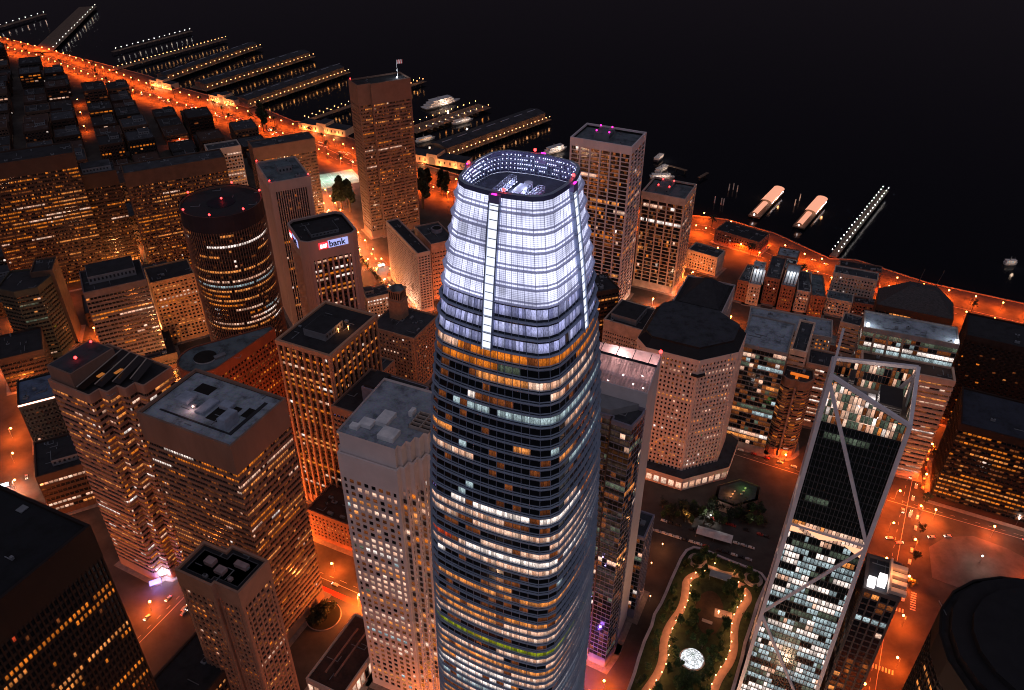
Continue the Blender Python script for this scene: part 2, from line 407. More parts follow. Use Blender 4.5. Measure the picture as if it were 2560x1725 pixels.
b.inputs['Base Color'].default_value = (0.004, 0.006, 0.010, 1); b.inputs['Roughness'].default_value = 0.10; b.inputs['IOR'].default_value = 1.33; b.inputs['Specular IOR Level'].default_value = 0.3
t_ = N_.new('ShaderNodeTexCoord'); n_ = N_.new('ShaderNodeTexNoise'); n_.inputs['Scale'].default_value = 0.25; n_.inputs['Detail'].default_value = 5; n_.inputs['Roughness'].default_value = 0.65
L_.new(t_.outputs['Object'], n_.inputs['Vector']); bp_ = N_.new('ShaderNodeBump'); bp_.inputs['Strength'].default_value = 0.35; bp_.inputs['Distance'].default_value = 0.5
L_.new(n_.outputs['Fac'], bp_.inputs['Height']); L_.new(bp_.outputs[0], b.inputs['Normal'])
m = MB(); m.poly([(-9000, -800, -3), (9000, -800, -3), (9000, 12000, -3), (-9000, 12000, -3)]); struct(m.build('bay_water', mw))

# ---------------------------------------------------------------- the illuminated tower in the middle
LEDGE = surf('ledge_metal', (0.36, 0.43, 0.55), 0.45, 0.12, metal=0.2); NAVY = glass('spandrel_navy', (0.020, 0.026, 0.040), 0.25)
MULL = surf('mullion', (0.34, 0.40, 0.55), 0.4, 0.1, metal=0.3)
def led_mat():
    m, nt, b = nodes('led_field'); N = nt.nodes; L = nt.links
    uv = N.new('ShaderNodeUVMap'); sp = N.new('ShaderNodeSeparateXYZ'); L.new(uv.outputs[0], sp.inputs[0])
    def wave(src, n, lo):
        a = N.new('ShaderNodeMath'); a.operation = 'MULTIPLY'; a.inputs[1].default_value = n; L.new(src, a.inputs[0])
        f = N.new('ShaderNodeMath'); f.operation = 'FRACT'; L.new(a.outputs[0], f.inputs[0])
        p = N.new('ShaderNodeMath'); p.operation = 'PINGPONG'; p.inputs[1].default_value = 0.5; L.new(f.outputs[0], p.inputs[0])
        r = N.new('ShaderNodeMapRange'); r.inputs[1].default_value = 0.04; r.inputs[2].default_value = 0.26; r.inputs[3].default_value = lo; r.inputs[4].default_value = 1.0
        L.new(p.outputs[0], r.inputs[0]); return r.outputs[0]
    h = wave(sp.outputs[1], 6, 0.45); v = wave(sp.outputs[0], 3, 0.7)
    g = N.new('ShaderNodeMath'); g.operation = 'MULTIPLY'; L.new(h, g.inputs[0]); L.new(v, g.inputs[1])
    fl = N.new('ShaderNodeMath'); fl.operation = 'FLOOR'; L.new(sp.outputs[0], fl.inputs[0])
    w_ = N.new('ShaderNodeTexWhiteNoise'); w_.noise_dimensions = '1D'; L.new(fl.outputs[0], w_.inputs['W'])
    mr = N.new('ShaderNodeMapRange'); mr.inputs[3].default_value = 0.78; mr.inputs[4].default_value = 1.18; L.new(w_.outputs['Value'], mr.inputs[0])
    k = N.new('ShaderNodeMath'); k.operation = 'MULTIPLY'; L.new(g.outputs[0], k.inputs[0]); L.new(mr.outputs[0], k.inputs[1])
    tc2 = N.new('ShaderNodeTexCoord'); nz = N.new('ShaderNodeTexNoise'); nz.inputs['Scale'].default_value = 0.11; nz.inputs['Detail'].default_value = 2; L.new(tc2.outputs['Object'], nz.inputs['Vector'])
    mz = N.new('ShaderNodeMapRange'); mz.inputs[1].default_value = 0.34; mz.inputs[2].default_value = 0.62; mz.inputs[3].default_value = 0.5; mz.inputs[4].default_value = 1.15; L.new(nz.outputs['Fac'], mz.inputs[0])
    kk2 = N.new('ShaderNodeMath'); kk2.operation = 'MULTIPLY'; L.new(k.outputs[0], kk2.inputs[0]); L.new(mz.outputs[0], kk2.inputs[1])
    s = N.new('ShaderNodeMath'); s.operation = 'MULTIPLY'; s.inputs[1].default_value = 1.7; L.new(kk2.outputs[0], s.inputs[0])
    b.inputs['Emission Color'].default_value = (0.70, 0.72, 1.0, 1); L.new(s.outputs[0], b.inputs['Emission Strength']); b.inputs['Base Color'].default_value = (0.05, 0.05, 0.07, 1)
    return m
LED = led_mat()
MATS['led_field'] = LED
STRIP = glow('strip_light', (0.80, 0.84, 1.0), 1.25, 'AUTO'); DOT = glow('led_dot', (0.62, 0.66, 1.0), 3.0)
TX, TY, TROT = 2.2, 231.0, rad(65)
PROF = [(0, 28.6), (92, 28.8), (167, 28.0), (204, 27.1), (247, 24.9), (273, 22.9), (283, 21.8), (299, 19.9), (315, 17.6), (322, 16.5), (330, 15.2)]
def sz(z):
    for (a, s0), (b_, s1) in zip(PROF[:-1], PROF[1:]):
        if z <= b_:
            t = max(0, (z-a)/(b_-a)); return s0 + (s1-s0)*t
    return PROF[-1][1]
NB, NC = 11, 4      # bays per straight side, steps per rounded corner
def tring(z, off=0.0):
    s = sz(z); c = s*(0.36 + 0.16*max(0.0, min(1.0, (z-250)/76))); q = s - c; out = []
    for k_ in range(4):
        a = k_*math.pi/2 - math.pi/2   # side with outward normal a
        nx, ny = math.cos(a), math.sin(a); ex, ey = -ny, nx
        for i in range(NB):
            t = -q + 2*q*i/NB
            bow = 0.05*s*(1-(t/q)**2)
            out.append((nx*(s+off+bow) + ex*t, ny*(s+off+bow) + ey*t))
        for j in range(NC):
            aa = a + (math.pi/2)*j/NC
            out.append((nx*q + ex*q + math.cos(aa)*(c+off), ny*q + ey*q + math.sin(aa)*(c+off)))
    return out
NS = 4*(NB+NC)
T = empty('crowned_skyscraper', (TX, TY, 0), TROT, 'tallest rounded glass tower in the middle with a glowing white lattice crown', 'tower')
footprint((TX, TY), TROT, rect(56, 56)); FOOT[-1] = [(TX+math.cos(a)*34, TY+math.sin(a)*34) for a in [i*math.pi/8 for i in range(16)]]
def band(mb, za, zb, oa, ob, m=0, uvf=None, cells=None):
    A, B = tring(za, oa), tring(zb, ob)
    for i in range(NS):
        j = (i+1) % NS; mm = m if cells is None else cells[i]
        mb.quad((A[i][0],A[i][1],za),(A[j][0],A[j][1],za),(B[j][0],B[j][1],zb),(B[i][0],B[i][1],zb), mm, uvf(i) if uvf else None)
STRIPC = {k_*(NB+NC)+NB//2 for k_ in range(4)}
crown = [326.0, 320.6, 314.9, 309.2, 303.5, 297.8, 292.4]
lil = [292.4, 286.8, 281.2, 275.6]
off_ = []; z = 275.6
while z > 14: off_.append(z); z -= 4.35
off_.append(z)
LIT_PALE = surf('fin_lit_pale', (0.62, 0.64, 0.82), 0.4, 0.05); VEIL = glow('veiled_light', (0.30, 0.32, 0.62), 0.45)  # paler tint and glow put in for LED light coming through the fins
# crown: bright panels between ledges
for a, b_ in zip(crown[:-1], crown[1:]):
    h = a-b_; mb = MB()
    def uvf(i, a=a): 
        u = i + (int(a*3) % 17)*64; return (u+0.001, 0.0, u+0.999, 1.0)
    band(mb, b_+0.30*h, a-0.07*h, -0.25, -0.25, 0, uvf); band(mb, b_+0.10*h, b_+0.22*h, -0.1, -0.1, 0, lambda i: (i+0.001, 0.02, i+0.999, 0.17))
    mb.build('led_panel', LED, T)
    mb = MB(); band(mb, b_-0.01*h, b_+0.08*h, 0.3, 0.95, 0); band(mb, b_+0.08*h, b_+0.09*h, 0.95, -0.3, 0); band(mb, b_-0.07*h, b_-0.01*h, -0.25, 0.3, 1)
    band(mb, b_+0.22*h, b_+0.27*h, -0.1, 0.35, 0); band(mb, b_+0.27*h, b_+0.30*h, 0.35, -0.25, 0)
    mb.build('floor_ledge', [LIT_PALE, VEIL], T)
lilset = {'v': 0.72, 'k': 0.2, 'u': 0.08}
for a, b_ in zip(lil[:-1], lil[1:]):
    h = a-b_; mb = MB(); cells = [WI['k'] if RND.random() < 0.05 else WI['v'] for _ in range(NS)]
    def uvf(i):
        UID[0] += 2; return (UID[0], 0, UID[0]+1.99, 1)
    band(mb, b_+0.28*h, a-0.14*h, -0.3, -0.3, 0, uvf, cells); mb.build('window_row', WM, T)
    mb = MB(); band(mb, b_-0.02*h, b_+0.13*h, 0.0, 0.95, 0); band(mb, b_+0.13*h, b_+0.14*h, 0.95, -0.3, 0); band(mb, b_+0.14*h, b_+0.28*h, -0.2, -0.2, 1); band(mb, a-0.14*h, a-0.02*h, -0.3, 0.0, 1)
    mb.build('floor_ledge', [LEDGE, NAVY], T)
fi = 0
for a, b_ in zip(off_[:-1], off_[1:]):
    h = a-b_; mb = MB(); fi += 1; cells = ['k']*NS
    zc = a
    if fi in (1, 2, 3, 4): pal = [('w', 5), ('a', 5), ('p', 2), ('k', 1.5), ('g', .6), ('c', .5), ('e', .15)]; cov = 0.85 if fi in (2, 3) else 0.5; ml = 7
    elif zc > 208: pal = [('p', 3), ('h', 2.6), ('w', 2), ('d', 1.5), ('c', 1), ('a', .7), ('e', .2), ('v', .4)]; cov = RND.choice([0.15, 0.25, 0.6, 0.7, 0.3]); ml = 9
    elif zc > 182: pal = [('h', 4), ('p', 3), ('c', 2), ('w', 1), ('r', .3), ('d', 1), ('l', .2)]; cov = RND.choice([0.25, 0.75, 0.35, 0.85, 0.4]); ml = 11
    elif zc > 152: pal = [('p', 4), ('c', 1.5), ('w', 2), ('d', 2)]; cov = RND.choice([0.1, 0.15, 0.7, 0.2]); ml = 11
    else: pal = [('p', 5), ('h', 1.0), ('w', 1.2), ('l', .5), ('c', .4)]; cov = RND.choice([0.9, 0.95, 0.6, 0.9]); ml = 22
    i = 0; st0 = RND.randrange(NS); base = pick(pal)
    while i < NS:
        run = 1 + int(RND.expovariate(1/ml)); kk = base if RND.random() < 0.5 else pick(pal)
        if RND.random() > cov: kk = 'k'
        for j in range(i, min(NS, i+run)):
            cells[(j+st0) % NS] = kk if (kk == 'k' or RND.random() < 0.93) else 'd'
        i += run
    for i in range(NS):
        if cells[i] == 'k' and RND.random() < 0.15: cells[i] = 'd'
        if cells[i] == 'k' and RND.random() < 0.03: cells[i] = RND.choice(['p', 'c', 'w', 'h'])
    def uvf(i):
        UID[0] += 3; return (UID[0] % 9973+0.0, 0, UID[0] % 9973+2.99, 1)
    band(mb, b_+0.34*h, a-0.04*h, -0.3, -0.3, 0, uvf, [WI[c] for c in cells]); mb.build('window_row', WM, T)
    mb = MB(); band(mb, b_+0.0*h, b_+0.12*h, 0.2, 0.55, 0); band(mb, b_+0.12*h, b_+0.155*h, 0.55, -0.15, 0); band(mb, b_-0.01*h, b_, -0.3, 0.25, 0); mb.build('floor_ledge', [LEDGE, NAVY], T); mb = MB()
    band(mb, b_+0.155*h, b_+0.26*h, -0.15, -0.12, 1); band(mb, b_+0.26*h, b_+0.31*h, -0.12, 0.12, 0); band(mb, b_+0.31*h, b_+0.34*h, 0.12, -0.3, 0); mb.build('spandrel', [LEDGE, NAVY], T)
# mullions follow the taper
mb = MB(); zz = [326] + crown[1:] + lil[1:] + off_[1::4] + [off_[-1]]; zz = sorted(set(zz), reverse=True)
for a, b_ in zip(zz[:-1], zz[1:]):
    A, B = tring(a, 0.0), tring(b_, 0.0)
    for i in range(NS):
        if a <= 292.5: mb.bar((A[i][0], A[i][1], a), (B[i][0], B[i][1], b_), 0.15)
mb.build('mullion_grid', MULL, T)
mb = MB()
for a, b_ in zip(zz[:-1], zz[1:]):
    if a > 292.5:
        A, B = tring(a, 0.0), tring(b_, 0.0)
        for i in range(NS): mb.bar((A[i][0], A[i][1], a), (B[i][0], B[i][1], b_), 0.11)
mb.build('crown_mullion_grid', LIT_PALE, T)
mb = MB(); zt = 318.0
for a, b_ in zip(zz[:-1], zz[1:]):
    if a <= 318: band(mb, b_, a, -0.9, -0.9, 0)
mb.poly([(p[0], p[1], 317.2) for p in tring(317.2, -0.5)], 0); mb.build('core_wall', MATS['core'], T)
mb = MB(); band(mb, 8, off_[-1], -0.2, -0.2, 0); band(mb, off_[-1]-0.4, off_[-1], 0.6, 0.6, 1); mb.build('lobby', [glow('lobby_peach', (1, .5, .3), .9), LEDGE], T)
# vertical light slots, one in the middle of each side
for k_ in range(4):
    a = k_*math.pi/2 - math.pi/2; nx, ny = math.cos(a), math.sin(a); ex, ey = -ny, nx
    mb = MB(); lv = [323.5] + crown[1:] + lil[1:]
    for za, zb in zip(lv[:-1], lv[1:]):
        for (t0, t1, mm, o0) in ((-1.5, 1.5, 0, 0.55), (-1.9, -1.5, 1, 1.0), (1.5, 1.9, 1, 1.0)):
            q = []
            for z_, t in ((za, t0), (zb, t0), (zb, t1), (za, t1)):
                s = sz(z_)*1.05 + o0; q.append((nx*s+ex*t, ny*s+ey*t, z_))
            mb.quad(*q, mm)
        for tt in (-1.5, 1.5, -1.9, 1.9):
            q = []
            for z_, o_ in ((za, 1.0), (zb, 1.0), (zb, -0.4), (za, -0.4)):
                s = sz(z_)*1.05 + o_; q.append((nx*s+ex*tt, ny*s+ey*tt, z_))
            mb.quad(*q, 1)
        n = 4
        for i in range(n):
            z_ = zb + (za-zb)*(i+0.1)/n; s = sz(z_)*1.05
            if i % 2 == 0: mb.obox((nx*(s+0.45), ny*(s+0.45)), a+math.pi/2, 2.6, 0.5, z_, z_+0.22, 2)
    mb.build('light_strip', [STRIP, MULL, LEDGE], T)
    s = sz(325)*1.05
    mb = MB(); mb.obox((nx*(s+0.2), ny*(s+0.2)), a+math.pi/2, 3.4, 2.4, 323.0, 325.6, 0); mb.obox((nx*(s+1.0), ny*(s+1.0)), a+math.pi/2, 1.5, .5, 324.6, 325.9, 1)
    mb.build('beacon_housing', [surf('housing', (0.25, 0.2, 0.4), 0.6), MATS['magenta_lamp']], T)
    beacon(T, nx*(s-0.4)+ex*2.3, ny*(s-0.4)+ey*2.3, 325.4, 0.5)
# crown top: lattice rim with lamps, recessed deck and plant
mb = MB(); band(mb, 324.6, 326.0, 0.1, 0.1, 1); band(mb, 326.0, 326.1, 0.15, -0.9, 0); band(mb, 318.4, 326.0, -1.0, -1.0, 1)
for z_ in (319.4, 321.0, 322.6, 324.2): band(mb, z_, z_+0.25, -1.15, -1.15, 0)
A = tring(322, -1.2); 
for i in range(0, NS): mb.bar((A[i][0], A[i][1], 318.3), (A[i][0]*0.985, A[i][1]*0.985, 325.8), 0.16)
mb.build('crown_rim', [LEDGE, surf('rim_dark', (0.10, 0.10, 0.2), 0.6)], T)
mb = MB()
for z_ in (320.2, 321.8, 323.4, 325.0):
    A = tring(z_, -1.35)
    for i in range(NS):
        j = (i+1) % NS
        for t in (0.25, 0.75):
            if RND.random() < 0.72: mb.ball((A[i][0]*(1-t)+A[j][0]*t, A[i][1]*(1-t)+A[j][1]*t, z_), 0.20, 5, 3)
mb.build('rim_lights', DOT, T)['kind'] = 'stuff'
mb = MB(); mb.poly([(p[0], p[1], 318.3) for p in tring(318.3, -1.0)]); mb.build('roof', surf('crown_deck', (0.07, 0.075, 0.11), 0.7, 0.4, 0.3), T)
def truss(x0, x1, y0, y1, z0, z1, n):
    mb = MB()
    for y in (y0, y1):
        mb.bar((x0, y, z0), (x1, y, z0), 0.22); mb.bar((x0, y, z1), (x1, y, z1), 0.22)
        for i in range(n+1): x = x0+(x1-x0)*i/n; mb.bar((x, y, z0), (x, y, z1), 0.14)
        for i in range(n): xa = x0+(x1-x0)*i/n; xb = x0+(x1-x0)*(i+1)/n; mb.bar((xa, y, z0), (xb, y, z1), 0.1)
    for i in range(n+1): x = x0+(x1-x0)*i/n; mb.bar((x, y0, z1), (x, y1, z1), 0.14)
    mb.box(x0, x1, y0+0.2, y1-0.2, z0+0.3, z0+0.5)
    return mb
truss(-9, 7, 4.5, 6.6, 319.2, 321.4, 12).build('maintenance_gantry', surf('gantry', (0.45, 0.47, 0.62), 0.5), T)
truss(-8, 4, -6.6, -4.4, 319.2, 321.0, 10).build('maintenance_gantry', MATS['gantry'], T)
mb = MB(); mb.box(-3, 3.5, -1.6, 1.4, 318.35, 320.8); mb.box(-8.5, -5, -2.4, 1.5, 318.35, 320.0); mb.cyl((6.5, 0), 1.4, 318.35, 320.2); mb.build('roof_plant', MATS['gantry'], T)
mb = MB()
for x in (-8, -5.5, -3, -1, 1.5, 4, 6): mb.ball((x, 3.9, 319.8), 0.22, 6, 4); mb.ball((x*0.7, -3.9, 319.6), 0.2, 6, 4)
mb.build('plant_lights', DOT, T)
for (x, y) in ((-6, 2.6), (2, 2.8), (0, -3)):
    l = bpy.data.lights.new('crown_lamp', 'POINT'); l.energy = 900; l.color = (0.7, 0.75, 1.0); l.shadow_soft_size = 0.4
    o = bpy.data.objects.new('crown_lamp', l); COL.objects.link(o); o.parent = T; o.location = (x, y, 321.6)
l = bpy.data.lights.new('crown_glow', 'POINT'); l.energy = 1200; l.color = (1, 0.05, 0.5); l.shadow_soft_size = 0.5
o = bpy.data.objects.new('crown_glow', l); COL.objects.link(o); o.parent = T; o.location = (-11, -9, 320.5)
# ---------------------------------------------------------------- building styles
RB = roofmat('roof_blue_grey', (0.46, 0.53, 0.62)); RD = roofmat('roof_dark', (0.07, 0.075, 0.09)); RK = roofmat('roof_black', (0.035, 0.034, 0.04)); RG = roofmat('roof_grey_green', (0.17, 0.22, 0.25))
RR = roofmat('roof_rust', (0.09, 0.045, 0.035))
brown = surf('wall_brown', (0.27, 0.16, 0.12), 0.8, 0.18, 0.06, streak=0.3); dbrown = surf('wall_dark_brown', (0.06, 0.034, 0.026), 0.8, 0.2, 0.08)
pink = surf('wall_pink_concrete', (0.46, 0.33, 0.30), 0.85, 0.12, 0.06, streak=0.3); pale = surf('wall_pale', (0.72, 0.64, 0.66), 0.85, 0.1, 0.06, streak=0.3)
cream = surf('wall_cream', (0.50, 0.42, 0.37), 0.85, 0.1, 0.08, streak=0.3); black = surf('wall_black', (0.028, 0.024, 0.024), 0.6, 0.2); bronze = surf('bronze_spandrel', (0.05, 0.032, 0.026), 0.45, 0.2)
brick = surf('wall_brick', (0.26, 0.12, 0.085), 0.9, 0.2, 0.3); grey = surf('wall_grey', (0.22, 0.23, 0.25), 0.8, 0.15)
terra = surf('wall_terracotta', (0.50, 0.27, 0.17), 0.8, 0.15, 0.06, streak=0.3)
OFF = [('w', 3), ('a', 2.2), ('p', 1.6), ('h', .8), ('d', 1.5)]
OR2 = [('a', 4), ('w', 2), ('d', 3), ('p', .4)]
st_m525 = dict(wall=brown, fh=4.0, wf=0.52, bay=1.7, pw=0.14, po=0.0, so=0.2, gi=0.25, top=17, bot=8, prow=0.72, pc=0.2, pal=[('w', 4), ('a', 3), ('p', 2), ('h', .5), ('d', 1)], cov=(0.2, 0.75), dimall=0.25)
st_m425 = dict(wall=terra, spand=bronze, fh=3.9, wf=0.58, bay=5.0, pw=1.15, po=0.9, so=-0.3, gi=0.6, top=3.0, bot=7, panes=4, prow=0.40, pc=0.10, pal=[('w', 4), ('a', 3.5), ('p', 2), ('h', .8)], cov=(0.75, 1.0), piertop=True, dimall=0.15)
st_spear = dict(wall=pale, fh=3.9, wf=0.80, bay=9.4, pw=1.3, po=0.35, so=0.0, gi=0.5, top=7, bot=8, panes=4, prow=0.22, pc=0.09, pal=OFF, cov=(0.15, 0.6), dimall=0.15)
st_usb = dict(wall=pink, spand=bronze, fh=4.0, wf=0.55, bay=4.6, pw=1.5, po=0.6, so=-0.5, gi=0.9, top=17, bot=8, panes=3, prow=0.5, pc=0.05, pal=[('w', 3), ('a', 1.5), ('p', 3), ('h', 1)], cov=(0.7, 1.0), cornerw=2.6)
st_c50 = dict(wall=pink, spand=bronze, fh=3.9, wf=0.6, bay=2.0, pw=0.75, po=0.35, so=-0.3, gi=0.7, top=9, bot=8, prow=0.3, pc=0.12, pal=OFF, cov=(0.2, 0.7), cornerw=4.0)
st_ec = dict(wall=surf('wall_ec', (0.20, 0.12, 0.09), 0.85, 0.15), fh=3.75, wf=0.5, bay=1.5, pw=0.30, po=0.1, so=0.12, gi=0.5, top=13, bot=8, prow=0.55, pc=0.2, pal=[('w', 3), ('a', 2.5), ('p', 1.2), ('d', 1.5)], cov=(0.2, 0.7), dimall=0.25, major=10, majw=1.2)
st_ecd = dict(st_ec, wall=dbrown, pal=OR2, prow=0.42, pc=0.10)  # left-edge slabs: wall colour darkened to imitate vignetting
st_punch = dict(wall=surf('wall_warm_granite', (0.80, 0.70, 0.68), 0.85, 0.08, 0.08), fh=4.05, wf=0.62, bay=3.9, pw=1.6, po=0.02, so=0.0, gi=0.25, top=13, bot=6, prow=0.5, pc=0.3, pal=[('p', 4), ('w', 2.2), ('h', .8), ('c', 1.0), ('d', 1), ('g', .6)], cov=(0.5, 0.95), single=True, faces=(0,), dimall=0.4)
st_f199 = dict(wall=surf('wall_rose_granite', (0.76, 0.60, 0.53), 0.85, 0.08, 0.08), fh=3.75, wf=0.55, bay=2.75, pw=1.45, po=0.03, so=0.0, gi=0.5, top=2.5, bot=7, prow=0.4, pc=0.16, pal=[('p', 3), ('w', 2), ('a', 1), ('d', 1), ('h', .7)], cov=(0.2, 0.8), single=True, faces=(0, 1, 5), dimall=0.10)
st_black = dict(wall=surf('wall_black_granite', (0.022, 0.013, 0.011), 0.6, 0.15), spand=black, fh=3.9, wf=0.6, bay=1.8, pw=0.6, po=0.25, so=-0.1, gi=0.25, top=16, bot=8, prow=0.42, pc=0.05, pal=[('w', 3), ('a', 3), ('p', 1.2), ('r', .4), ('d', 2)], cov=(0.25, 0.8), panes=1)
st_glass = dict(wall=surf('frame_grey', (0.30, 0.27, 0.26), 0.6), fh=4.1, wf=0.78, bay=3.0, pw=0.12, po=0.05, so=0.03, gi=0.12, top=2.0, bot=6, prow=0.5, pc=0.3, pal=[('g', 4), ('c', 1.2), ('p', 2), ('h', .9), ('w', 1.6), ('d', 2)], cov=(0.5, 1.0), dimall=0.3)
st_brick = dict(wall=brick, fh=3.6, wf=0.5, bay=3.0, pw=1.6, po=0.02, so=0.0, gi=0.35, top=2.0, bot=4, prow=0.15, pc=0.14, pal=OFF, cov=(0.2, 0.6), dimall=0.1)
st_cream = dict(st_brick, wall=cream, prow=0.3, pc=0.3)
st_slab = dict(wall=pink, fh=2.9, wf=0.55, bay=3.6, pw=1.0, po=0.15, so=0.0, gi=0.9, top=3, bot=5, prow=0.0, pc=0.05, pal=OFF)
st_floors = dict(wall=surf('slab_peach', (0.62, 0.40, 0.30), 0.8, 0.12), fh=4.2, wf=0.42, bay=3.4, pw=0.12, po=0.02, so=0.55, gi=0.5, top=2.2, bot=5, prow=0.6, pc=0.3, pal=[('p', 3), ('w', 3), ('d', 3), ('h', .8)], cov=(0.3, 0.9), dimall=0.4)
st_dark = dict(wall=dbrown, fh=4.0, wf=0.5, bay=3.0, pw=0.5, po=0.1, so=0.1, gi=0.4, top=4, bot=5, prow=0.28, pc=0.06, pal=OR2, cov=(0.2, 0.8))
st_green = dict(st_dark, wall=surf('wall_olive_dark', (0.06, 0.055, 0.04), 0.8), prow=0.2, pal=[('l', 1), ('w', 2), ('g', 2), ('p', 1)])

# ---------------------------------------------------------------- named towers, from near to far
# punched granite tower left of the bright one, with stepped corner bays
W1, D1_, st1 = 31.0, 47.0, 3.3
def steps(x, y, n, s): 
    out = []
    for i in range(n): out += [(x+s*i, y+s*(i+1)), (x+s*(i+1), y+s*(i+1))]
    return out
pl = [(0, 0), (W1, 0)] + [p for i in range(5) for p in ((W1+st1*i, st1*(i+1)), (W1+st1*(i+1), st1*(i+1)))][:-1] + [(W1+st1*4, D1_), (0, D1_)]
pl = [(0, 0), (W1, 0)]
for i in range(5): pl += [(W1+2.2*(i), 4.0*(i+1)-1.2), (W1+2.2*(i+1), 4.0*(i+1)-1.2)]
pl += [(pl[-1][0], D1_), (-6, D1_), (-6, 14), (-4, 14), (-4, 9), (-2, 9), (-2, 4), (0, 4)]
t = tower('granite_tower', 'pale granite tower with square punched windows, left of the bright crowned tower', (-78.5, 271.5), -23.5, pl, 176, st_punch, RB, 0, seed=3)
ins = [(1.2, 1.5), (W1-1, 1.5)] + [(p[0]-1.5, p[1]+1.2) for p in pl[2:12]] + [(pl[12][0]-1.5, D1_-4), (0, D1_-4)]
ut = MB(); ut.prism(ins, 174.7, 186.5, 0, cap=False); ut.prism(offset(ins, 0.5), 186.5, 188.0, 0, cap=False, bot=False); ut.poly([(p[0], p[1], 186.6) for p in offset(ins, 0.4)], 1)
ut.build('crown_block', [st_punch['wall'], RB], t)
for (x0, x1, y0, y1, h) in ((7, 13, 9, 14, 1.2), (13, 19, 13, 22, 1.4), (19, 27, 5, 12, 1.6), (4, 8, 6, 9, 1.0), (24, 26, 24, 28, 2)):
    mb = MB(); mb.box(x0, x1, y0, y1, 186.6, 187.4+h); mb.build('roof_unit', surf('roof_unit_pale', (0.8, 0.85, 0.9), 0.7), t)
mb = MB()
for i in range(5): mb.box(28+0.0, 39, 17+i*2.6, 17.4+i*2.6, 186.7, 188.4)
mb.box(28, 28.4, 17, 28, 186.7, 188.4); mb.box(33.3, 33.7, 17, 28, 186.7, 188.6); mb.box(38.6, 39, 17, 28, 186.7, 188.4); mb.box(28.2, 38.8, 17.2, 27.8, 186.65, 186.9, 1); mb.build('cooling_frame', [cream, MATS['louver']], t)
for i in range(6):   # glazed bay strips between the stepped piers
    mb = MB(); x = W1+2.2*i+1.1; y = 4.0*(i+1)-1.25
    for f in range(36):
        z_ = 12+f*4.05+ (0 if f < 28 else 0)
        UID[0] += 1
        if i < 5: mb.quad((x-0.8, y-0.3, z_+0.8), (x+0.8, y-0.3, z_+0.8), (x+0.8, y-0.3, z_+3.4), (x-0.8, y-0.3, z_+3.4), WI[pick([('k', 5), ('a', 1.2), ('w', 1), ('p', .6), ('d', 2)])], (UID[0]+.02, 0, UID[0]+.98, 1))
    if mb.f: mb.build('bay_glazing', WM, t)

# dark stone tower with deep blank top band and plant roof
t = tower('office_tower', 'broad brown banded tower with a wide blue-grey roof holding a sunken plant well', (-136, 293), 65, rect(42, 61), 160, st_m525, RB, 0, parapet=2.0, seed=5)
mb = MB(); zr = 158.0
mb.box(8, 36, 7, 9.0, zr, zr+.35); mb.box(8, 9.0, 9, 54, zr, zr+.3); mb.build('roof_curb', MATS['louver'], t)
mb = MB(); mb.box(13, 27, 16, 28, zr+.02, zr+.25); mb.box(28, 35, 40, 50, zr+.02, zr+.25); mb.box(22, 29, 8, 13, zr+.02, zr+.25); mb.build('plant_well', MATS['core'], t)
for (x0, x1, y0, y1, h) in ((9.5, 19, 11, 16, 6.5), (22, 27, 20, 27, 2.5), (14, 26, 30, 36, 1.5), (17, 25, 44, 52, 1.6)):
    mb = MB(); mb.box(x0, x1, y0, y1, zr, zr+h); mb.box(x0+.3, x1-.3, y0+.3, y1-.3, zr+h, zr+h+.25); mb.build('roof_unit', surf('roof_unit_blue', (0.34, 0.40, 0.50), 0.7), t)
mb = MB(); mb.box(16, 17.5, 37, 39.5, zr, zr+2.4, 0); mb.ball((15.6, 38.2, zr+2.2), 0.45, m=1); mb.build('roof_lamp', [MATS['roof_metal'], glow('lamp_peach', (1.0, 0.6, 0.45), 9)], t)
l = bpy.data.lights.new('roof_lamp_light', 'POINT'); l.energy = 600; l.color = (1, 0.55, 0.5); l.shadow_soft_size = 0.4; o = bpy.data.objects.new('roof_lamp_light', l); COL.objects.link(o); o.parent = t; o.location = (14.6, 38.2, zr+3)

# tower of orange columns
t = tower('columned_tower', 'tower with tall orange-lit vertical columns over dark glass and a plain black roof', (-111, 400), 65, rect(51, 40), 139, st_m425, RK, 2, pent=[(0.25, 0.62, 0.3, 0.72, 5)], seed=6)
for (x, y) in ((30, 7), (25, 11)): 
    mb = MB(); mb.ball((x, y, 140.2), 0.5); mb.box(x-.1, x+.1, y-.1, y+.1, 137.7, 139.8); mb.build('roof_lamp', glow('lamp_orange_small', (1, .35, .08), 9), t)
l = bpy.data.lights.new('roof_lamp_light', 'POINT'); l.energy = 500; l.color = (1, 0.35, 0.12); l.shadow_soft_size = 0.4; o = bpy.data.objects.new('roof_lamp_light', l); COL.objects.link(o); o.parent = t; o.location = (28, 9, 141)

# balconied tower with stepped curved bays
pl = [(0, 0)]; x = y = 0
for i in range(4):
    x += 6.4; pl += [(x-1.6, y), (x-0.4, y+0.5), (x, y+1.6)]; y += 6.6; pl.append((x, y))
pl += [(x, 40), (-26, 40), (-26, 0)]
st_ser = dict(wall=surf('wall_brown_pink', (0.40, 0.22, 0.16), 0.8, 0.1), fh=3.85, wf=0.52, bay=3.2, pw=0.12, po=-0.1, so=0.2, gi=0.3, top=4, bot=8, prow=0.6, pc=0.3, pal=OFF, cov=(0.3, 0.9), dimall=0.4, bandout=True)
t = tower('balconied_tower', 'brown tower whose corner steps back in rounded bays, orange rooms behind each band', (-234, 345), -27, pl, 152, st_ser, RK, 0, seed=8)
mb = MB(); mb.box(-25, -6, 1.5, 30, 150.7, 161, 0); mb.box(-24, -7, 2.5, 29, 161.004, 161.2, 1); mb.build('penthouse', [brown, RD], t)
mb = MB()
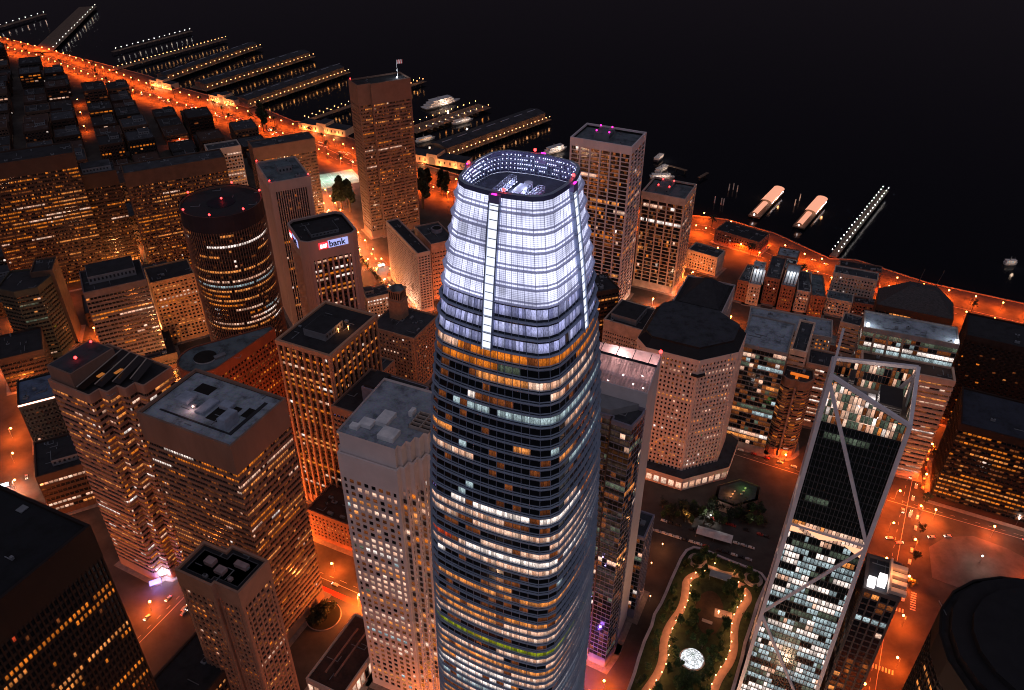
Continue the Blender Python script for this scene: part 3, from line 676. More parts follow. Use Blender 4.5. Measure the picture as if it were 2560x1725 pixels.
for i in range(4): mb.quad((-5+i*6.6, 2+i*6.2, 152.5), (0.5+i*6.6, 2+i*6.2, 152.5), (0.5+i*6.6, 34, 158), (-5+i*6.6, 34, 158), 0); mb.bar((-5+i*6.6, 2+i*6.2, 152.6), (-5+i*6.6, 34, 158.1), 0.5, 1)
mb.build('glazed_roof', [glass('skylight_glass', (0.02, 0.012, 0.01), 0.2), cream], t)
mb = MB(); mb.box(-1.0, 1.2, 12, 16, 154.4, 154.9, 0); mb.box(6, 8, 18, 23, 155.2, 155.6, 0); mb.build('skylight_glow', glow('skylight_gold', (1, .3, .03), .35), t)
beacon(t, -14, 12, 161.2, 0.9); beacon(t, -20, 27, 161.2, 0.7)

# black near tower, bottom left
t = tower('black_tower', 'near black tower in the bottom left corner with few lit window rows', (-175.6, 145.6), 65, rect(60, 62), 205, st_black, roofmat('roof_ink', (0.012, 0.013, 0.018)), 2, seed=9)
# stepped notched tower bottom
pl = [(0, 0), (21, 0), (21, 22), (17, 22), (17, 36), (-2, 36), (-2, 14), (0, 14)]
st_zig = dict(wall=surf('wall_rust', (0.42, 0.23, 0.16), 0.85, 0.12), fh=3.8, wf=0.6, bay=3.0, pw=0.9, po=0.3, so=0.1, gi=0.35, top=11, bot=6, prow=0.3, pc=0.2, pal=[('w', 3), ('p', 2.5), ('a', 2), ('d', 3)], cov=(0.2, 0.7), dimall=0.25, cornerw=1.6)
t = tower('notched_tower', 'rust coloured mid-height tower with a notched dark roof, in front of the broad banded tower', (-125, 240), 65, pl, 118, st_zig, RK, 2, parapet=1.5, seed=10)
mb = MB(); mb.prism(offset(pl, -3.2), 116.5, 117.3, 0, cap=False); mb.build('roof_curb', surf('curb_grey', (0.2, 0.2, 0.22), 0.8), t)
for (x0, x1, y0, y1, h) in ((12, 15, 6, 13, 2.2), (5, 9, 14, 19, 2), (7, 11, 22, 27, 2.4), (4, 6, 8, 10, 1.6)):
    mb = MB(); mb.box(x0, x1, y0, y1, 116.5, 116.5+h); mb.build('roof_unit', surf('roof_unit_rose', (0.34, 0.25, 0.25), 0.7), t)
pl = [(0, 0), (40, 0), (40, 24), (0, 24)]
tower('lower_wing', 'low dark wing with zigzag window rows beside the notched tower', (-168, 205), 65, rect(62, 30), 46, dict(st_zig, wall=dbrown, top=4), RK, 3, cat='building', seed=11)
# dark roofed building behind
pl = rect(56, 42)
t = tower('dark_roof_building', 'building with a black roof and a long grey penthouse, behind the pale granite tower', (-112.5, 392.5), -25, rect(56, 44), 106, dict(st_dark, wall=brown, prow=.3, pal=OFF), RK, 0, seed=12)
mb = MB(); mb.box(14, 52, 14, 32, 104.7, 115.5, 0); mb.box(15, 51, 15, 31, 115.504, 115.8, 1); mb.box(15, 25, 15, 31, 115.8, 117.5, 1); mb.build('penthouse', [surf('wall_lilac_grey', (0.26, 0.23, 0.28), 0.8), RK], t)
beacon(t, 51, 15, 115.8, 0.5)

# glass tower right of the bright one: lower block and slanted louvred crown
gm = glass('green_black_glass', (0.012, 0.016, 0.015), 0.08, 0.7, wob=0.05)
st_mil = dict(wall=surf('fin_grey_violet', (0.24, 0.23, 0.30), 0.5), fh=3.6, wf=0.86, bay=2.6, pw=0.10, po=0.04, so=0.06, gi=0.12, top=2, bot=8, prow=0.16, pc=0.05, pal=[('g', 3), ('d', 3), ('p', 1.2), ('w', 1.2), ('h', .3)], cov=(0.2, 0.8), dimall=0.12)
t = tower('louvred_glass_tower', 'slim dark glass tower with a slanted glowing pink louvred crown', (62.5, 294.5), -25, [(-34, 0), (0, 0), (0, 18), (-34, 18)], 186, dict(st_mil, top=4), RD, 0, glassmat=gm, seed=14)
grey_panel = surf('panel_grey', (0.60, 0.60, 0.64), 0.5, 0.08)
mb = MB(); mb.box(-34, 0.25, -0.3, 0.25, 184, 192.5, 0); mb.quad((0.35, -0.3, 8), (0.35, 18.3, 8), (0.35, 18.3, 203), (0.35, -0.3, 192.5), 0); mb.quad((0.1, 18.3, 8), (0.1, -0.3, 8), (0.1, -0.3, 192.5), (0.1, 18.3, 203), 0)
mb.quad((0.35, -0.3, 192.5), (0.35, 18.3, 203), (-0.05, 18.3, 203), (-0.05, -0.3, 192.5), 0); mb.quad((0.35, -0.3, 8), (0.35, -0.3, 192.5), (0.1, -0.3, 192.5), (0.1, -0.3, 8), 0)
mb.build('end_panel', grey_panel, t)
mb = MB(); n = 26
for i in range(n):
    f = i/(n-1); y_ = 0.4+f*11.5; z_ = 192.6+f*7.2; mb.bar((-33, y_, z_), (0, y_, z_), 0.26)
for x_ in (-33, -27.5, -22, -16.5, -11, -5.5, 0): mb.bar((x_, 0.4, 192.3), (x_, 11.9, 199.5), 0.35, 1)
mb.build('louvre_screen', [surf('louvre_rose', (0.75, 0.55, 0.52), 0.5), surf('louvre_beam', (0.45, 0.35, 0.38), 0.5)], t)
mb = MB(); mb.bar((-34, 12.1, 199.9), (0.2, 12.1, 199.9), 0.9, 1); mb.quad((-34, 18, 186), (0, 18, 186), (0, 18, 203), (-34, 18, 201), 0); mb.quad((0, 18.2, 186), (-34, 18.2, 186), (-34, 18.2, 201), (0, 18.2, 203), 0)
for x_ in (-28, -20, -12, -4): mb.bar((x_, 12.1, 199.9), (x_, 17.9, 202), 0.3, 1)
mb.build('crown_wall', [surf('crown_pink', (0.8, 0.62, 0.58), 0.7), MATS['spandrel_navy']], t)
mb = MB()
for (x_, y_, z_) in ((-24, 15, 198), (-19, 14.5, 198.5), (-15, 15, 198.5), (-8, 4, 192.5), (-14, 7, 194), (-3, 3.5, 192), (-26, 5, 192), (-20, 3, 191.6), (-5, 8, 195.5)): mb.ball((x_, y_, z_), 0.42)
mb.build('crown_lights', glow('lamp_white_hot', (1, .85, .85), 14), t)
beacon(t, 0, 17.5, 203, 0.9)
for (x_, y_, z_, e_) in ((-20, 14.5, 197, 2600), (-8, 5, 191, 1300), (-20, 5, 190.5, 1300), (-27, 5, 190.5, 1000), (-3, 12, 195, 1000)):
    l = bpy.data.lights.new('crown_lamp', 'POINT'); l.energy = e_; l.color = (1, 0.62, 0.62); l.shadow_soft_size = 0.5; o = bpy.data.objects.new('crown_lamp', l); COL.objects.link(o); o.parent = t; o.location = (x_, y_, z_)
t2 = tower('glass_block', 'lower dark glass block with violet reflections added as glowing spots, at the foot of the louvred crown', (44, 290.5), -25, [(-14, 0), (3, 0), (3, -2.5), (13.5, -3.2), (15.5, 7), (15.5, 12), (-14, 12)], 183, dict(st_mil, prow=.2), RD, 0, glassmat=gm, seed=15)
mb = MB(); mb.prism([(-13, 1), (1.5, 1), (12, 11), (-13, 11)], 181.7, 185.5, 0); mb.build('penthouse', grey, t2)
mb = MB(); mb.box(2.6, 3.4, -2.6, 0, 6, 183.2); mb.build('corner_column', surf('column_bronze', (0.05, 0.03, 0.025), 0.4), t2)
for i in range(6): pass
mb = MB()
for k_ in range(9): mb.ball((RND.uniform(-9, 12), -3.7, RND.uniform(52, 95)), 0.32)
mb.build('reflection_glow', glow('reflection_violet', (.45, .35, 1.0), 9), t2)  # glowing balls put on the glass to imitate lamp reflections
l = bpy.data.lights.new('violet_fill', 'POINT'); l.energy = 12000; l.color = (.25, .12, 1); l.shadow_soft_size = .5; o = bpy.data.objects.new('violet_fill', l); COL.objects.link(o); o.parent = t2; o.location = (2, -18, 12)  # added violet fill light, no such lamp stands here
# small dark tower right of it
tower('small_glass_tower', 'small dark glass building between the louvred tower and the rooftop park', (76, 316), 65, rect(20, 13), 72, dict(st_mil, prow=.15, pc=.05), RD, 2, glassmat=gm, cat='building', seed=16)

# braced tower, right
BX, BY, BR = 128.0, 259.5, -24.4
bd = empty('braced_tower', (BX, BY, 0), rad(BR), 'dark glass tower wrapped in giant pale diagonal braces with a tall corner mast, lower right', 'tower')
BW, BD = 33.0, 32.0
footprint((BX, BY), rad(BR), rect(BW, BD))
def bpt(cx_, cy_, z): 
    k = 1 + max(0, (150-z))/150*0.13; mx, my = BW/2, BD/2
    return (mx + (cx_-0.5)*BW*k, my + (cy_-0.5)*BD*k, z)
topz = {(0, 0): 229, (1, 0): 214.5, (1, 1): 222, (0, 1): 217}
cor = [(0, 0), (1, 0), (1, 1), (0, 1)]
frame = surf('brace_lilac', (0.80, 0.74, 0.76), 0.6, 0.08)
mb = MB(); bf = 9.0; zl = [9, 145]
for i in range(4):
    c = cor[i]; P0, P1, P2 = Vector(bpt(*c, 0)), Vector(bpt(*c, 145)), Vector(bpt(*c, topz[c])); mb.bar(P0, P1, 1.8); mb.bar(P1, P2, 1.8)
    d = cor[(i+1) % 4]; mb.bar(P2, Vector(bpt(*d, topz[d])), 1.5); mb.bar(P1+Vector((0, 0, 0)), Vector(bpt(*d, 145)), 1.3)
    up = (topz[c] > topz[d]) if i % 2 == 0 else (topz[c] > topz[d])
    hi, lo = (c, d) if topz[c] > topz[d] else (d, c)
    mb.bar(Vector(bpt(*hi, topz[hi]-3)), Vector(bpt(*lo, 146)), 1.5); mb.bar(Vector(bpt(*lo, 143)), Vector(bpt(*hi, 82)), 1.5); mb.bar(Vector(bpt(*hi, 80)), Vector(bpt(*lo, 12)), 1.5)
mb.bar(Vector(bpt(0, 0, 228)), Vector((bpt(0, 0, 228)[0]-.4, bpt(0, 0, 228)[1]+.3, 251)), 1.0)
mb.build('brace_frame', frame, bd)
st_b_hi = [('k', 40), ('g', 1.0)]
for f in range(48):
    z0_ = 10 + f*4.08; z1_ = z0_+3.3
    if z0_ > 205: break
    mb = MB(); mech = 139 < z0_ < 146
    for i in range(4):
        c, d = cor[i], cor[(i+1) % 4]; A0, B0 = Vector(bpt(*c, z0_)), Vector(bpt(*d, z0_)); A1, B1 = Vector(bpt(*c, z1_)), Vector(bpt(*d, z1_)); A2, B2 = Vector(bpt(*c, z0_+4.08)), Vector(bpt(*d, z0_+4.08))
        n = 20; run = 0; kk = 'k'
        for j in range(n):
            if run <= 0:
                run = 1+int(RND.expovariate(1/3)); 
                if z0_ > 147: kk = pick(st_b_hi)
                elif mech: kk = 'p' if RND.random() < .6 else 'w'
                elif i == 0: kk = pick([('c', 4.5), ('h', 2.2), ('g', 2), ('k', 2.3), ('p', .5), ('w', .3)])
                else: kk = pick([('k', 8), ('d', 1), ('p', .6), ('c', .3), ('w', .8)])
            run -= 1; t0, t1 = j/n+.004, (j+1)/n-.004; UID[0] += 1
            mb.quad(tuple(A0.lerp(B0, t0)), tuple(A0.lerp(B0, t1)), tuple(A1.lerp(B1, t1)), tuple(A1.lerp(B1, t0)), WI[kk], (UID[0] % 9973+.02, 0, UID[0] % 9973+.98, 1))
        mb.quad(tuple(A1), tuple(B1), tuple(B2), tuple(A2), len(WM))
    mb.build('window_row', [gm]+WM[1:]+[surf('spandrel_black', (0.03, 0.032, 0.036), 0.35)], bd)
mb = MB()
for i in range(4):
    c, d = cor[i], cor[(i+1) % 4]
    for j in range(21):
        t_ = j/20; a_, b_, e_ = Vector(bpt(*c, 10)).lerp(Vector(bpt(*d, 10)), t_), Vector(bpt(*c, 150)).lerp(Vector(bpt(*d, 150)), t_), Vector(bpt(*c, 205)).lerp(Vector(bpt(*d, 205)), t_)
        mb.bar(a_, b_, 0.16); mb.bar(b_, e_, 0.16)
mb.build('mullion_grid', surf('mullion_grey', (0.12, 0.12, 0.13), 0.5), bd)
mb = MB(); q = [bpt(*c, 0) for c in cor]; k2 = [(p[0], p[1]) for p in q]; mb.prism([(BW/2+(p[0]-BW/2)*.86, BD/2+(p[1]-BD/2)*.86) for p in k2], 0, 205.4, 0); mb.build('core_wall', MATS['core'], bd)
mb = MB(); mb.poly([bpt(*c, 205.7) for c in cor]); mb.build('roof', surf('roof_warm_grey', (0.28, 0.24, 0.22), 0.8, 0.3, 0.2), bd)
# glass parapet screens, lit from inside, top edge sloping between the corners
for i in range(4):
    c, d = cor[i], cor[(i+1) % 4]; mb = MB(); A, B = Vector(bpt(*c, 205.9)), Vector(bpt(*d, 205.9)); n = 22; hA, hB = topz[c]-207, topz[d]-207
    for j in range(n):
        t0, t1 = j/n, (j+1)/n; p, q_ = A.lerp(B, t0), A.lerp(B, t1); h0, h1 = hA+(hB-hA)*t0, hA+(hB-hA)*t1; z_ = 0
        while z_ < min(h0, h1)-.2:
            ze = min(z_+4, min(h0, h1)); UID[0] += 1
            kk = pick([('p', 4), ('g', 3), ('h', 1), ('w', 1), ('d', 1)]) if i in (0,) else pick([('g', 3), ('d', 2), ('k', 3), ('p', .7)])
            g_ = (q_-p)*.08
            mb.quad((p.x+g_.x, p.y+g_.y, 205.9+z_), (q_.x-g_.x, q_.y-g_.y, 205.9+z_), (q_.x-g_.x, q_.y-g_.y, 205.9+ze-.25), (p.x+g_.x, p.y+g_.y, 205.9+ze-.25), WI[kk], (UID[0] % 9973+.02, 0, UID[0] % 9973+.98, 1)); z_ += 4
        mb.bar((p.x, p.y, 205.9), (p.x, p.y, 205.9+h0), 0.18, len(WM))
    mb.build('parapet_screen', WM+[surf('screen_frame', (0.05, 0.05, 0.06), 0.5)], bd)
for (x0, x1, y0, y1, h, mt_) in ((3, 8, 18, 29, 5, 'roof_metal'), (11, 16, 13, 19, 7, 'roof_metal'), (21, 30, 14, 28, 6.5, 'louver'), (17, 20, 10, 24, 3.2, 'roof_metal'), (8, 10, 22, 30, 9, 'louver')):
    mb = MB(); mb.box(x0, x1, y0, y1, 205.75, 205.75+h)
    if mt_ == 'louver':
        for z_ in range(int(h)): mb.box(x0-.12, x1+.12, y0-.12, y1+.12, 206+z_, 206.35+z_, 1)
    mb.build('roof_unit', [MATS[mt_], MATS['roof_metal']], bd)
for (x_, y_, z_, e_, c_) in ((6, 8, 209, 2200, (1, .75, .62)), (18, 6, 208, 1800, (1, .7, .55)), (19, 20, 211, 1500, (1, .8, .7)), (3, 16, 209, 1200, (1, .6, .45))):
    l = bpy.data.lights.new('deck_lamp', 'POINT'); l.energy = e_; l.color = c_; l.shadow_soft_size = 0.5; o = bpy.data.objects.new('deck_lamp', l); COL.objects.link(o); o.parent = bd; o.location = (x_, y_, z_)
mb = MB(); mb.box(3.4, 5.0, 6.2, 15, 206.2, 209.5); mb.build('light_box', glow('box_peach', (1, .6, .45), 1.6, 'AUTO'), bd)
mb = MB(); mb.ball((14, 12.2, 208.6), .6); mb.ball((22, 9, 208), .4); mb.build('deck_lights', MATS['lamp_white_hot'], bd)
mb = MB()
for i in (0, 1):
    c, d = cor[i], cor[(i+1) % 4]; A, B = Vector(bpt(*c, 141)), Vector(bpt(*d, 141)); nrm = Vector(((B-A).y, -(B-A).x, 0)).normalized()*.25
    for (t0, z0_, t1, z1_, t2, z2_) in ((0, 146, 0, 140.5, .22, 141.5), (.1, 146.5, .42, 140.5, .8, 144.5), (.72, 142, 1, 136.5, 1, 142.5)):
        P = [A.lerp(B, t0)+nrm, A.lerp(B, t1)+nrm, A.lerp(B, t2)+nrm]; mb.poly([(P[0].x, P[0].y, z0_), (P[1].x, P[1].y, z1_), (P[2].x, P[2].y, z2_)])
mb.build('sky_lobby', glow('lobby_glow', (1, .45, .24), 1.5, 'AUTO'), bd)
# adjoining lower elevator annex with four lit fins
an = tower('annex_building', 'slim dark annex with framed bays and four lit terrace fins, right of the braced tower', (164, 245), -24.4, rect(15, 22), 118, dict(st_glass, wall=surf('frame_bronze', (0.10, 0.08, 0.08), .5), bay=3.6, pw=.7, po=.5, wf=.8, prow=.25, pc=.12, pal=[('p', 3), ('w', 2), ('c', 1), ('d', 2)], dimall=.05), RD, 1, cat='building', seed=18)
mb = MB()
for i in range(4): mb.box(10.5, 17.5, 1+i*5, 3.6+i*5, 118.2, 120.2, 0)
mb.box(9.6, 10.5, 0.5, 20, 118.2, 122, 0); mb.build('terrace_fins', surf('fin_peach', (.7, .5, .4), .6), an)
mb = MB(); mb.box(.8, 4.0, 1, 5, 116.9, 121.5); mb.box(5.2, 8.6, 4, 8.5, 116.9, 121.8); mb.build('light_box', glow('box_white', (1, .95, .95), 2.2, 'AUTO'), an)
l = bpy.data.lights.new('terrace_lamp', 'POINT'); l.energy = 2500; l.color = (1, .4, .15); l.shadow_soft_size = .6; o = bpy.data.objects.new('terrace_lamp', l); COL.objects.link(o); o.parent = an; o.location = (12.5, 10, 124)

# octagonal punched tower
pl = [(0, 0), (37, 0), (37+21.5, 21.5), (37+21.5, 47), (37, 62), (0, 62), (-9, 52), (-9, 9)]
t = tower('octagonal_tower', 'rose granite tower with chamfered corners, dense punched windows and a low black crown', (91.5, 452.5), -25, pl, 110, dict(st_f199, faces=(0, 1)), RK, 3, parapet=0.5, seed=20)
mb = MB(); ip = offset(pl, -5); mb.prism(ip, 109.6, 117, 0, mt=1); 
for i in range(len(ip)):
    a, b_ = ip[i], ip[(i+1) % len(ip)]; o1 = offset(pl, -0.2); mb.quad((o1[i][0], o1[i][1], 110.1), (o1[(i+1) % len(ip)][0], o1[(i+1) % len(ip)][1], 110.1), (b_[0], b_[1], 115.5), (a[0], a[1], 115.5), 0)
mb.build('crown_block', [surf('crown_black', (.014, .014, .017), .7), RD], t)
mb = MB(); mb.prism([(33, -1.6), (38, -1.9), (42, 2.2), (41, 4.2), (33, .8)], 97.4, 98.6); mb.build('corner_ledge', MATS['crown_black'], t)
po_ = offset(pl, 9); mb = MB(); mb.prism(po_, .15, 11, 0, cap=False); mb.prism(offset(pl, 9.6), 8.4, 12.2, 0, cap=False); mb.poly([(p[0], p[1], 10.8) for p in po_], 1)
for k_ in range(8):
    a_, b_ = po_[k_], po_[(k_+1) % 8]; ln = math.dist(a_, b_); n_k = max(2, int(ln/5)); ex_ = ((b_[0]-a_[0])/ln, (b_[1]-a_[1])/ln)
    for c_ in range(n_k):
        s0, s1 = (c_+.15)*ln/n_k, (c_+.85)*ln/n_k; o_ = (ex_[1]*.12, -ex_[0]*.12); UID[0] += 1
        mb.quad((a_[0]+ex_[0]*s0+o_[0], a_[1]+ex_[1]*s0+o_[1], 2), (a_[0]+ex_[0]*s1+o_[0], a_[1]+ex_[1]*s1+o_[1], 2), (a_[0]+ex_[0]*s1+o_[0], a_[1]+ex_[1]*s1+o_[1], 7.4), (a_[0]+ex_[0]*s0+o_[0], a_[1]+ex_[1]*s0+o_[1], 7.4), 2, (UID[0]+.1, 0, UID[0]+.9, 1))
mb.build('podium', [st_f199['wall'], RD, W['p']], t)
# ---------------------------------------------------------------- middle and far towers
# bank tower with its sign
ch = 5.0; pl = [(ch, 0), (46-ch, 0), (46, ch), (46, 45-ch), (46-ch, 45), (ch, 45), (0, 45-ch), (0, ch)]
ub = tower('bank_tower', 'pink concrete tower with chamfered corners carrying the lit bank sign', (-165, 563), 28, pl, 131, st_usb, RK, 4, parapet=4.0, pent=[(0.25, 0.75, 0.3, 0.7, 3)], seed=21)
sw = glow('sign_white', (1, 1, 1), 2.4); sr = glow('sign_red', (1.0, 0.03, 0.05), 1.6); sk = surf('sign_black', (0.01, 0.01, 0.015), 0.5); sb_ = glow('sign_halo', (0.45, 0.5, 1.0), 1.0)
def text(body, size, mat, parent, loc, rot, name='lettering', shear=0.0, ext=0.15):
    cu = bpy.data.curves.new(name, 'FONT'); cu.body = body; cu.size = size; cu.extrude = ext; cu.shear = shear; cu.offset = 0.02*size; cu.materials.append(mat)
    o = bpy.data.objects.new(name, cu); COL.objects.link(o); o.parent = parent; o.location = loc; o.rotation_euler = rot
    bpy.context.view_layer.update(); me = bpy.data.meshes.new_from_object(o); o2 = bpy.data.objects.new(name, me); COL.objects.link(o2); o2.parent = parent; o2.location = loc; o2.rotation_euler = rot; bpy.data.objects.remove(o); return o2
for (lx, ly, rz_) in ((13, -0.85, 0.0), (-0.85, 33, -math.pi/2)):
    sg = bpy.data.objects.new('sign', None); COL.objects.link(sg); sg.parent = ub; sg.location = (lx, ly, 122.8); sg.rotation_euler = (0, 0, rz_)
    mb = MB(); mb.box(0, 7.6, -0.35, 0, 0, 5.4); mb.build('sign_box', sr, sg)
    mb = MB(); mb.box(7.6, 24, -0.12, 0, -0.2, 6.2); mb.build('sign_backlight', sb_, sg)
    text('us', 6.6, sw, sg, (0.4, -0.5, 1.0), (rad(90), 0, 0), shear=0.25, ext=0.08)
    text('bank', 7.0, sk, sg, (8.2, -0.35, 0.8), (rad(90), 0, 0), ext=0.15)
# pinstriped pale tower behind the bank tower
t = tower('pinstriped_tower', 'tall pinstriped pink tower standing behind the bank tower, red beacons at its corners', (-207, 641), 27, rect(35, 52), 148, st_c50, RG, 5, parapet=1.2, pent=[(0.35, 0.7, 0.35, 0.6, 6)], seed=22)
beacon(t, 0.6, 0.6, 148, 0.7); beacon(t, 34, 0.6, 148, 0.7); beacon(t, 0.6, 51, 148, 0.7)
# dark slab with the flag
t = tower('flag_tower', 'tall dark brown slab tower with a lit flag on its roof', (-161, 833), 31, [(0, 0), (14, 0), (14, -3), (59, -3), (59, 24), (0, 24)], 174, dict(st_ec, wall=surf('wall_flag', (0.21, 0.125, 0.095), .85, .12), top=20, prow=.42, pc=.14), RK, 0, parapet=2, seed=23)
mb = MB(); mb.cyl((50, 10), 0.35, 172, 191, 8, r1=0.15); mb.build('flagpole', surf('pole_white', (.8, .8, .8), .5), t)
mb = MB(); 
for i in range(6): mb.quad((50.3+i*1.1, 10+.5*math.sin(i), 186.5), (51.4+i*1.1, 10+.5*math.sin(i+1), 186.3), (51.4+i*1.1, 10+.5*math.sin(i+1), 190.4), (50.3+i*1.1, 10+.5*math.sin(i), 190.6), i % 2)
mb.build('flag', [surf('flag_white', (.75, .75, .75), .8), surf('flag_red', (.5, .1, .1), .8)], t)
mb = MB(); mb.ball((48.6, 8.5, 173.3), .9); mb.build('flag_lamp', glow('lamp_white', (.85, .9, 1), 12), t)
l = bpy.data.lights.new('flag_light', 'POINT'); l.energy = 2600; l.color = (.85, .92, 1); l.shadow_soft_size = .4; o = bpy.data.objects.new('flag_light', l); COL.objects.link(o); o.parent = t; o.location = (48, 4, 180)
beacon(t, .8, 20, 174, .7)
# wide slabs behind
tower('pale_slab_tower', 'pale lattice-fronted slab tower behind the pinstriped tower', at('S', 519, 376, 112), 28, rect(34, 20), 112, dict(st_ec, wall=cream, bay=3, pw=.9, major=0, top=5, pal=[('p', 3), ('w', 3), ('a', 1)]), RD, 3, seed=24)
rx, ry = at('S', 786, 345, 106)
tower('wide_slab_tower', 'wide brown slab tower right of the pale lattice-fronted slab', (rx-68*math.cos(rad(28)), ry-68*math.sin(rad(28))), 28, rect(68, 24), 106, dict(st_ec, prow=.5), RD, 5, seed=25)
mb = None
tower('left_slab_tower', 'very wide dark banded slab tower filling the left edge, amber rows', (-492, 690), 28, rect(86, 34), 140, dict(st_ecd, prow=.75, pc=.2, cov=(.25, .85), dimall=.4), RK, 5, seed=26)
tower('mid_slab_tower', 'narrower dark slab tower with an orange trussed storey near the street', (-421, 736), 28, rect(33, 30), 114, dict(st_ecd, prow=.34, dimall=.1), RD, 4, pent=[(.1, .9, .2, .8, 5)], seed=27)
tower('right_slab_tower', 'long brown slab tower with speckled orange windows left of the round tower', (-377, 735), 28, rect(96, 26), 117, dict(st_ec, wall=surf('wall_ec_shaded', (.10, .058, .042), .85), prow=.5, pc=.35, pal=OR2, dimall=.4), RD, 4, seed=28)  # slab wall colour darkened in place of dimmer light on the left
mb = MB(); c0 = Vector((-421, 736, 0)); ex = Vector((math.cos(rad(28)), math.sin(rad(28)), 0)); nx = Vector((ex.y, -ex.x, 0))
gt = empty('truss_arcade', (-421+nx.x*.9, 736+nx.y*.9, 0), rad(28), 'glowing orange glass arcade with dark zigzag truss at the foot of a slab tower', 'arcade')
mb = MB(); mb.box(1, 32, -.6, 0, 12, 19); mb.build('glazing', glow('arcade_orange', (1, .22, .02), .8, 'AUTO'), gt)
mb = MB()
for i in range(8): mb.bar((1+i*4, -.9, 12), (3+i*4, -.9, 19), .6); mb.bar((3+i*4, -.9, 19), (5+i*4, -.9, 12), .6)
mb.build('truss', MATS['core'], gt)
mb = MB(); mb.box(0, 33, -4, 0, 4, 7); mb.build('lit_canopy', glow('canopy_peach', (1, .45, .2), 2.2, 'AUTO'), gt)
# round tower
def circ(r, n, ry=None, ph=0): return [(r*math.cos(2*math.pi*i/n+ph), (ry or r)*math.sin(2*math.pi*i/n+ph)) for i in range(n)]
st_round = dict(wall=surf('wall_round', (0.16, 0.085, 0.06), 0.5, 0.2), spand=bronze, fh=4.0, wf=0.5, bay=5.6, pw=0.0, po=0.0, so=0.05, gi=0.5, top=12, bot=8, panes=3, wrap=True, runlen=12, prow=0.85, pc=0.10, pal=[('w', 3), ('p', 3), ('h', 1.6), ('a', 2), ('c', .5)], cov=(0.25, 0.85), dimall=.1)
t = tower('round_tower', 'dark cylindrical tower with a black crown and rings of warm lit floors', (-209, 533), 10, circ(28.5, 32), 180, st_round, RK, 0, seed=30)
mb = MB()
for i in range(96):
    a = 2*math.pi*i/96; c_, s_ = math.cos(a), math.sin(a); mb.bar((c_*28.9, s_*28.9, 3), (c_*28.9, s_*28.9, 168), .42)
mb.build('rib', surf('rib_bronze', (.24, .13, .09), .45, .1), t)['kind'] = 'stuff'
mb = MB(); mb.prism(circ(28.9, 32), 168, 180.5, 0, cap=False, bot=False); mb.prism(circ(26.5, 32), 172, 176.5, 0); mb.prism(circ(10, 12), 176.5, 179, 0); mb.build('crown_drum', surf('crown_drum_black', (.02, .016, .024), .6), t)
for a in (20, 80, 150, 215, 262, 310): beacon(t, 28*math.cos(rad(a)), 28*math.sin(rad(a)), 180.5, .75)
beacon(t, 0, 3, 179, .75)
# curved flatiron building with roof ring
C0 = (-208.0, 443.5); pts = [(17.5*math.cos(rad(a)), 17.5*math.sin(rad(a))) for a in range(132, 312, 15)]
tip = (36.5, 38.5); pl = pts + [(17.5*math.cos(rad(312)), 17.5*math.sin(rad(312))), (tip[0]+2, tip[1]-2), (tip[0]-2, tip[1]+2)]
st_flat = dict(wall=surf('wall_oxblood', (0.26, 0.085, 0.05), 0.8, .15), fh=3.9, wf=.5, bay=3.0, pw=1.3, po=.02, so=0, gi=.4, top=6, bot=6, prow=.3, pc=.12, pal=OR2, cov=(.1, .5))
t = tower('flatiron_building', 'oxblood flatiron building with a rounded end and a circular well in its grey roof', C0, 0, pl, 106, st_flat, RG, 0, parapet=.8, seed=31)
mb = MB(); mb.cyl((0.5, 0.5), 7.6, 105.2, 106.3, 28, 0, mt=1); mb.cyl((0.5, 0.5), 6.8, 106.31, 106.32, 24, 1); mb.build('roof_well', [surf('well_rim', (.42, .47, .52), .7), MATS['core']], t)
mb = MB(); mb.prism([(8, -2), (14, 3), (12, 6), (6, 1)], 105.2, 106.6); mb.build('roof_unit', MATS['roof_metal'], t)
# twin gridded white towers
t = tower('tall_white_grid_tower', 'taller of two white-framed grid towers by the water, magenta beacons on top', (103, 672), 65, rect(41, 57), 170, st_spear, RG, 3, parapet=3.5, pent=[(.3, .72, .45, .7, 6)], seed=32)
for (x_, y_) in ((14, 26), (14, 38), (28, 28), (28, 39)): beacon(t, x_, y_, 172.6, .8, MATS['magenta_lamp'])
t = tower('short_white_grid_tower', 'shorter white-framed grid tower right of the taller one, red beacons on top', (164, 709), 64.5, rect(40, 43), 105, dict(st_spear, wall=surf('wall_pale_warm', (.52, .42, .36), .85)), RG, 3, parapet=3, pent=[(.3, .75, .45, .75, 5)], seed=33)
for (x_, y_) in ((13, 20), (13, 31), (29, 20), (29, 31)): beacon(t, x_, y_, 107, .8)
# slab hotel, drum building
tower('slab_building', 'long thin pink slab building with dense dark windows, left of the bright tower', (-89, 670), 29, rect(13, 80), 66, dict(st_slab, wf=.5), RK, 2, cat='building', seed=34)
t = tower('drum_roof_building', 'broad pink block with a round drum on its dark roof', (-79, 697), 27, rect(26, 44), 62, dict(st_slab, bay=3, top=7, fh=4.5, wf=.3, wall=surf('wall_pink_brown', (.42, .25, .2), .85)), RD, 2, cat='building', seed=35)
mb = MB(); mb.cyl((17, 26), 5.5, 60.7, 64.5, 20, 0); mb.cyl((17, 26), 4.6, 64.51, 64.52, 20, 1); mb.build('roof_drum', [MATS['wall_lilac_grey'], MATS['core']], t)
t = tower('small_office_building', 'small cream office building with bright square windows at the street corner', (-137, 648), 25, rect(24, 19), 30, dict(st_cream, bay=3.0, pw=1.3, prow=.9, pc=.5, pal=[('h', 2), ('p', 3)], wall=surf('wall_peach', (.5, .34, .26), .85)), RD, 3, cat='building', pent=[(.05, .4, .4, .9, 4)], seed=36)
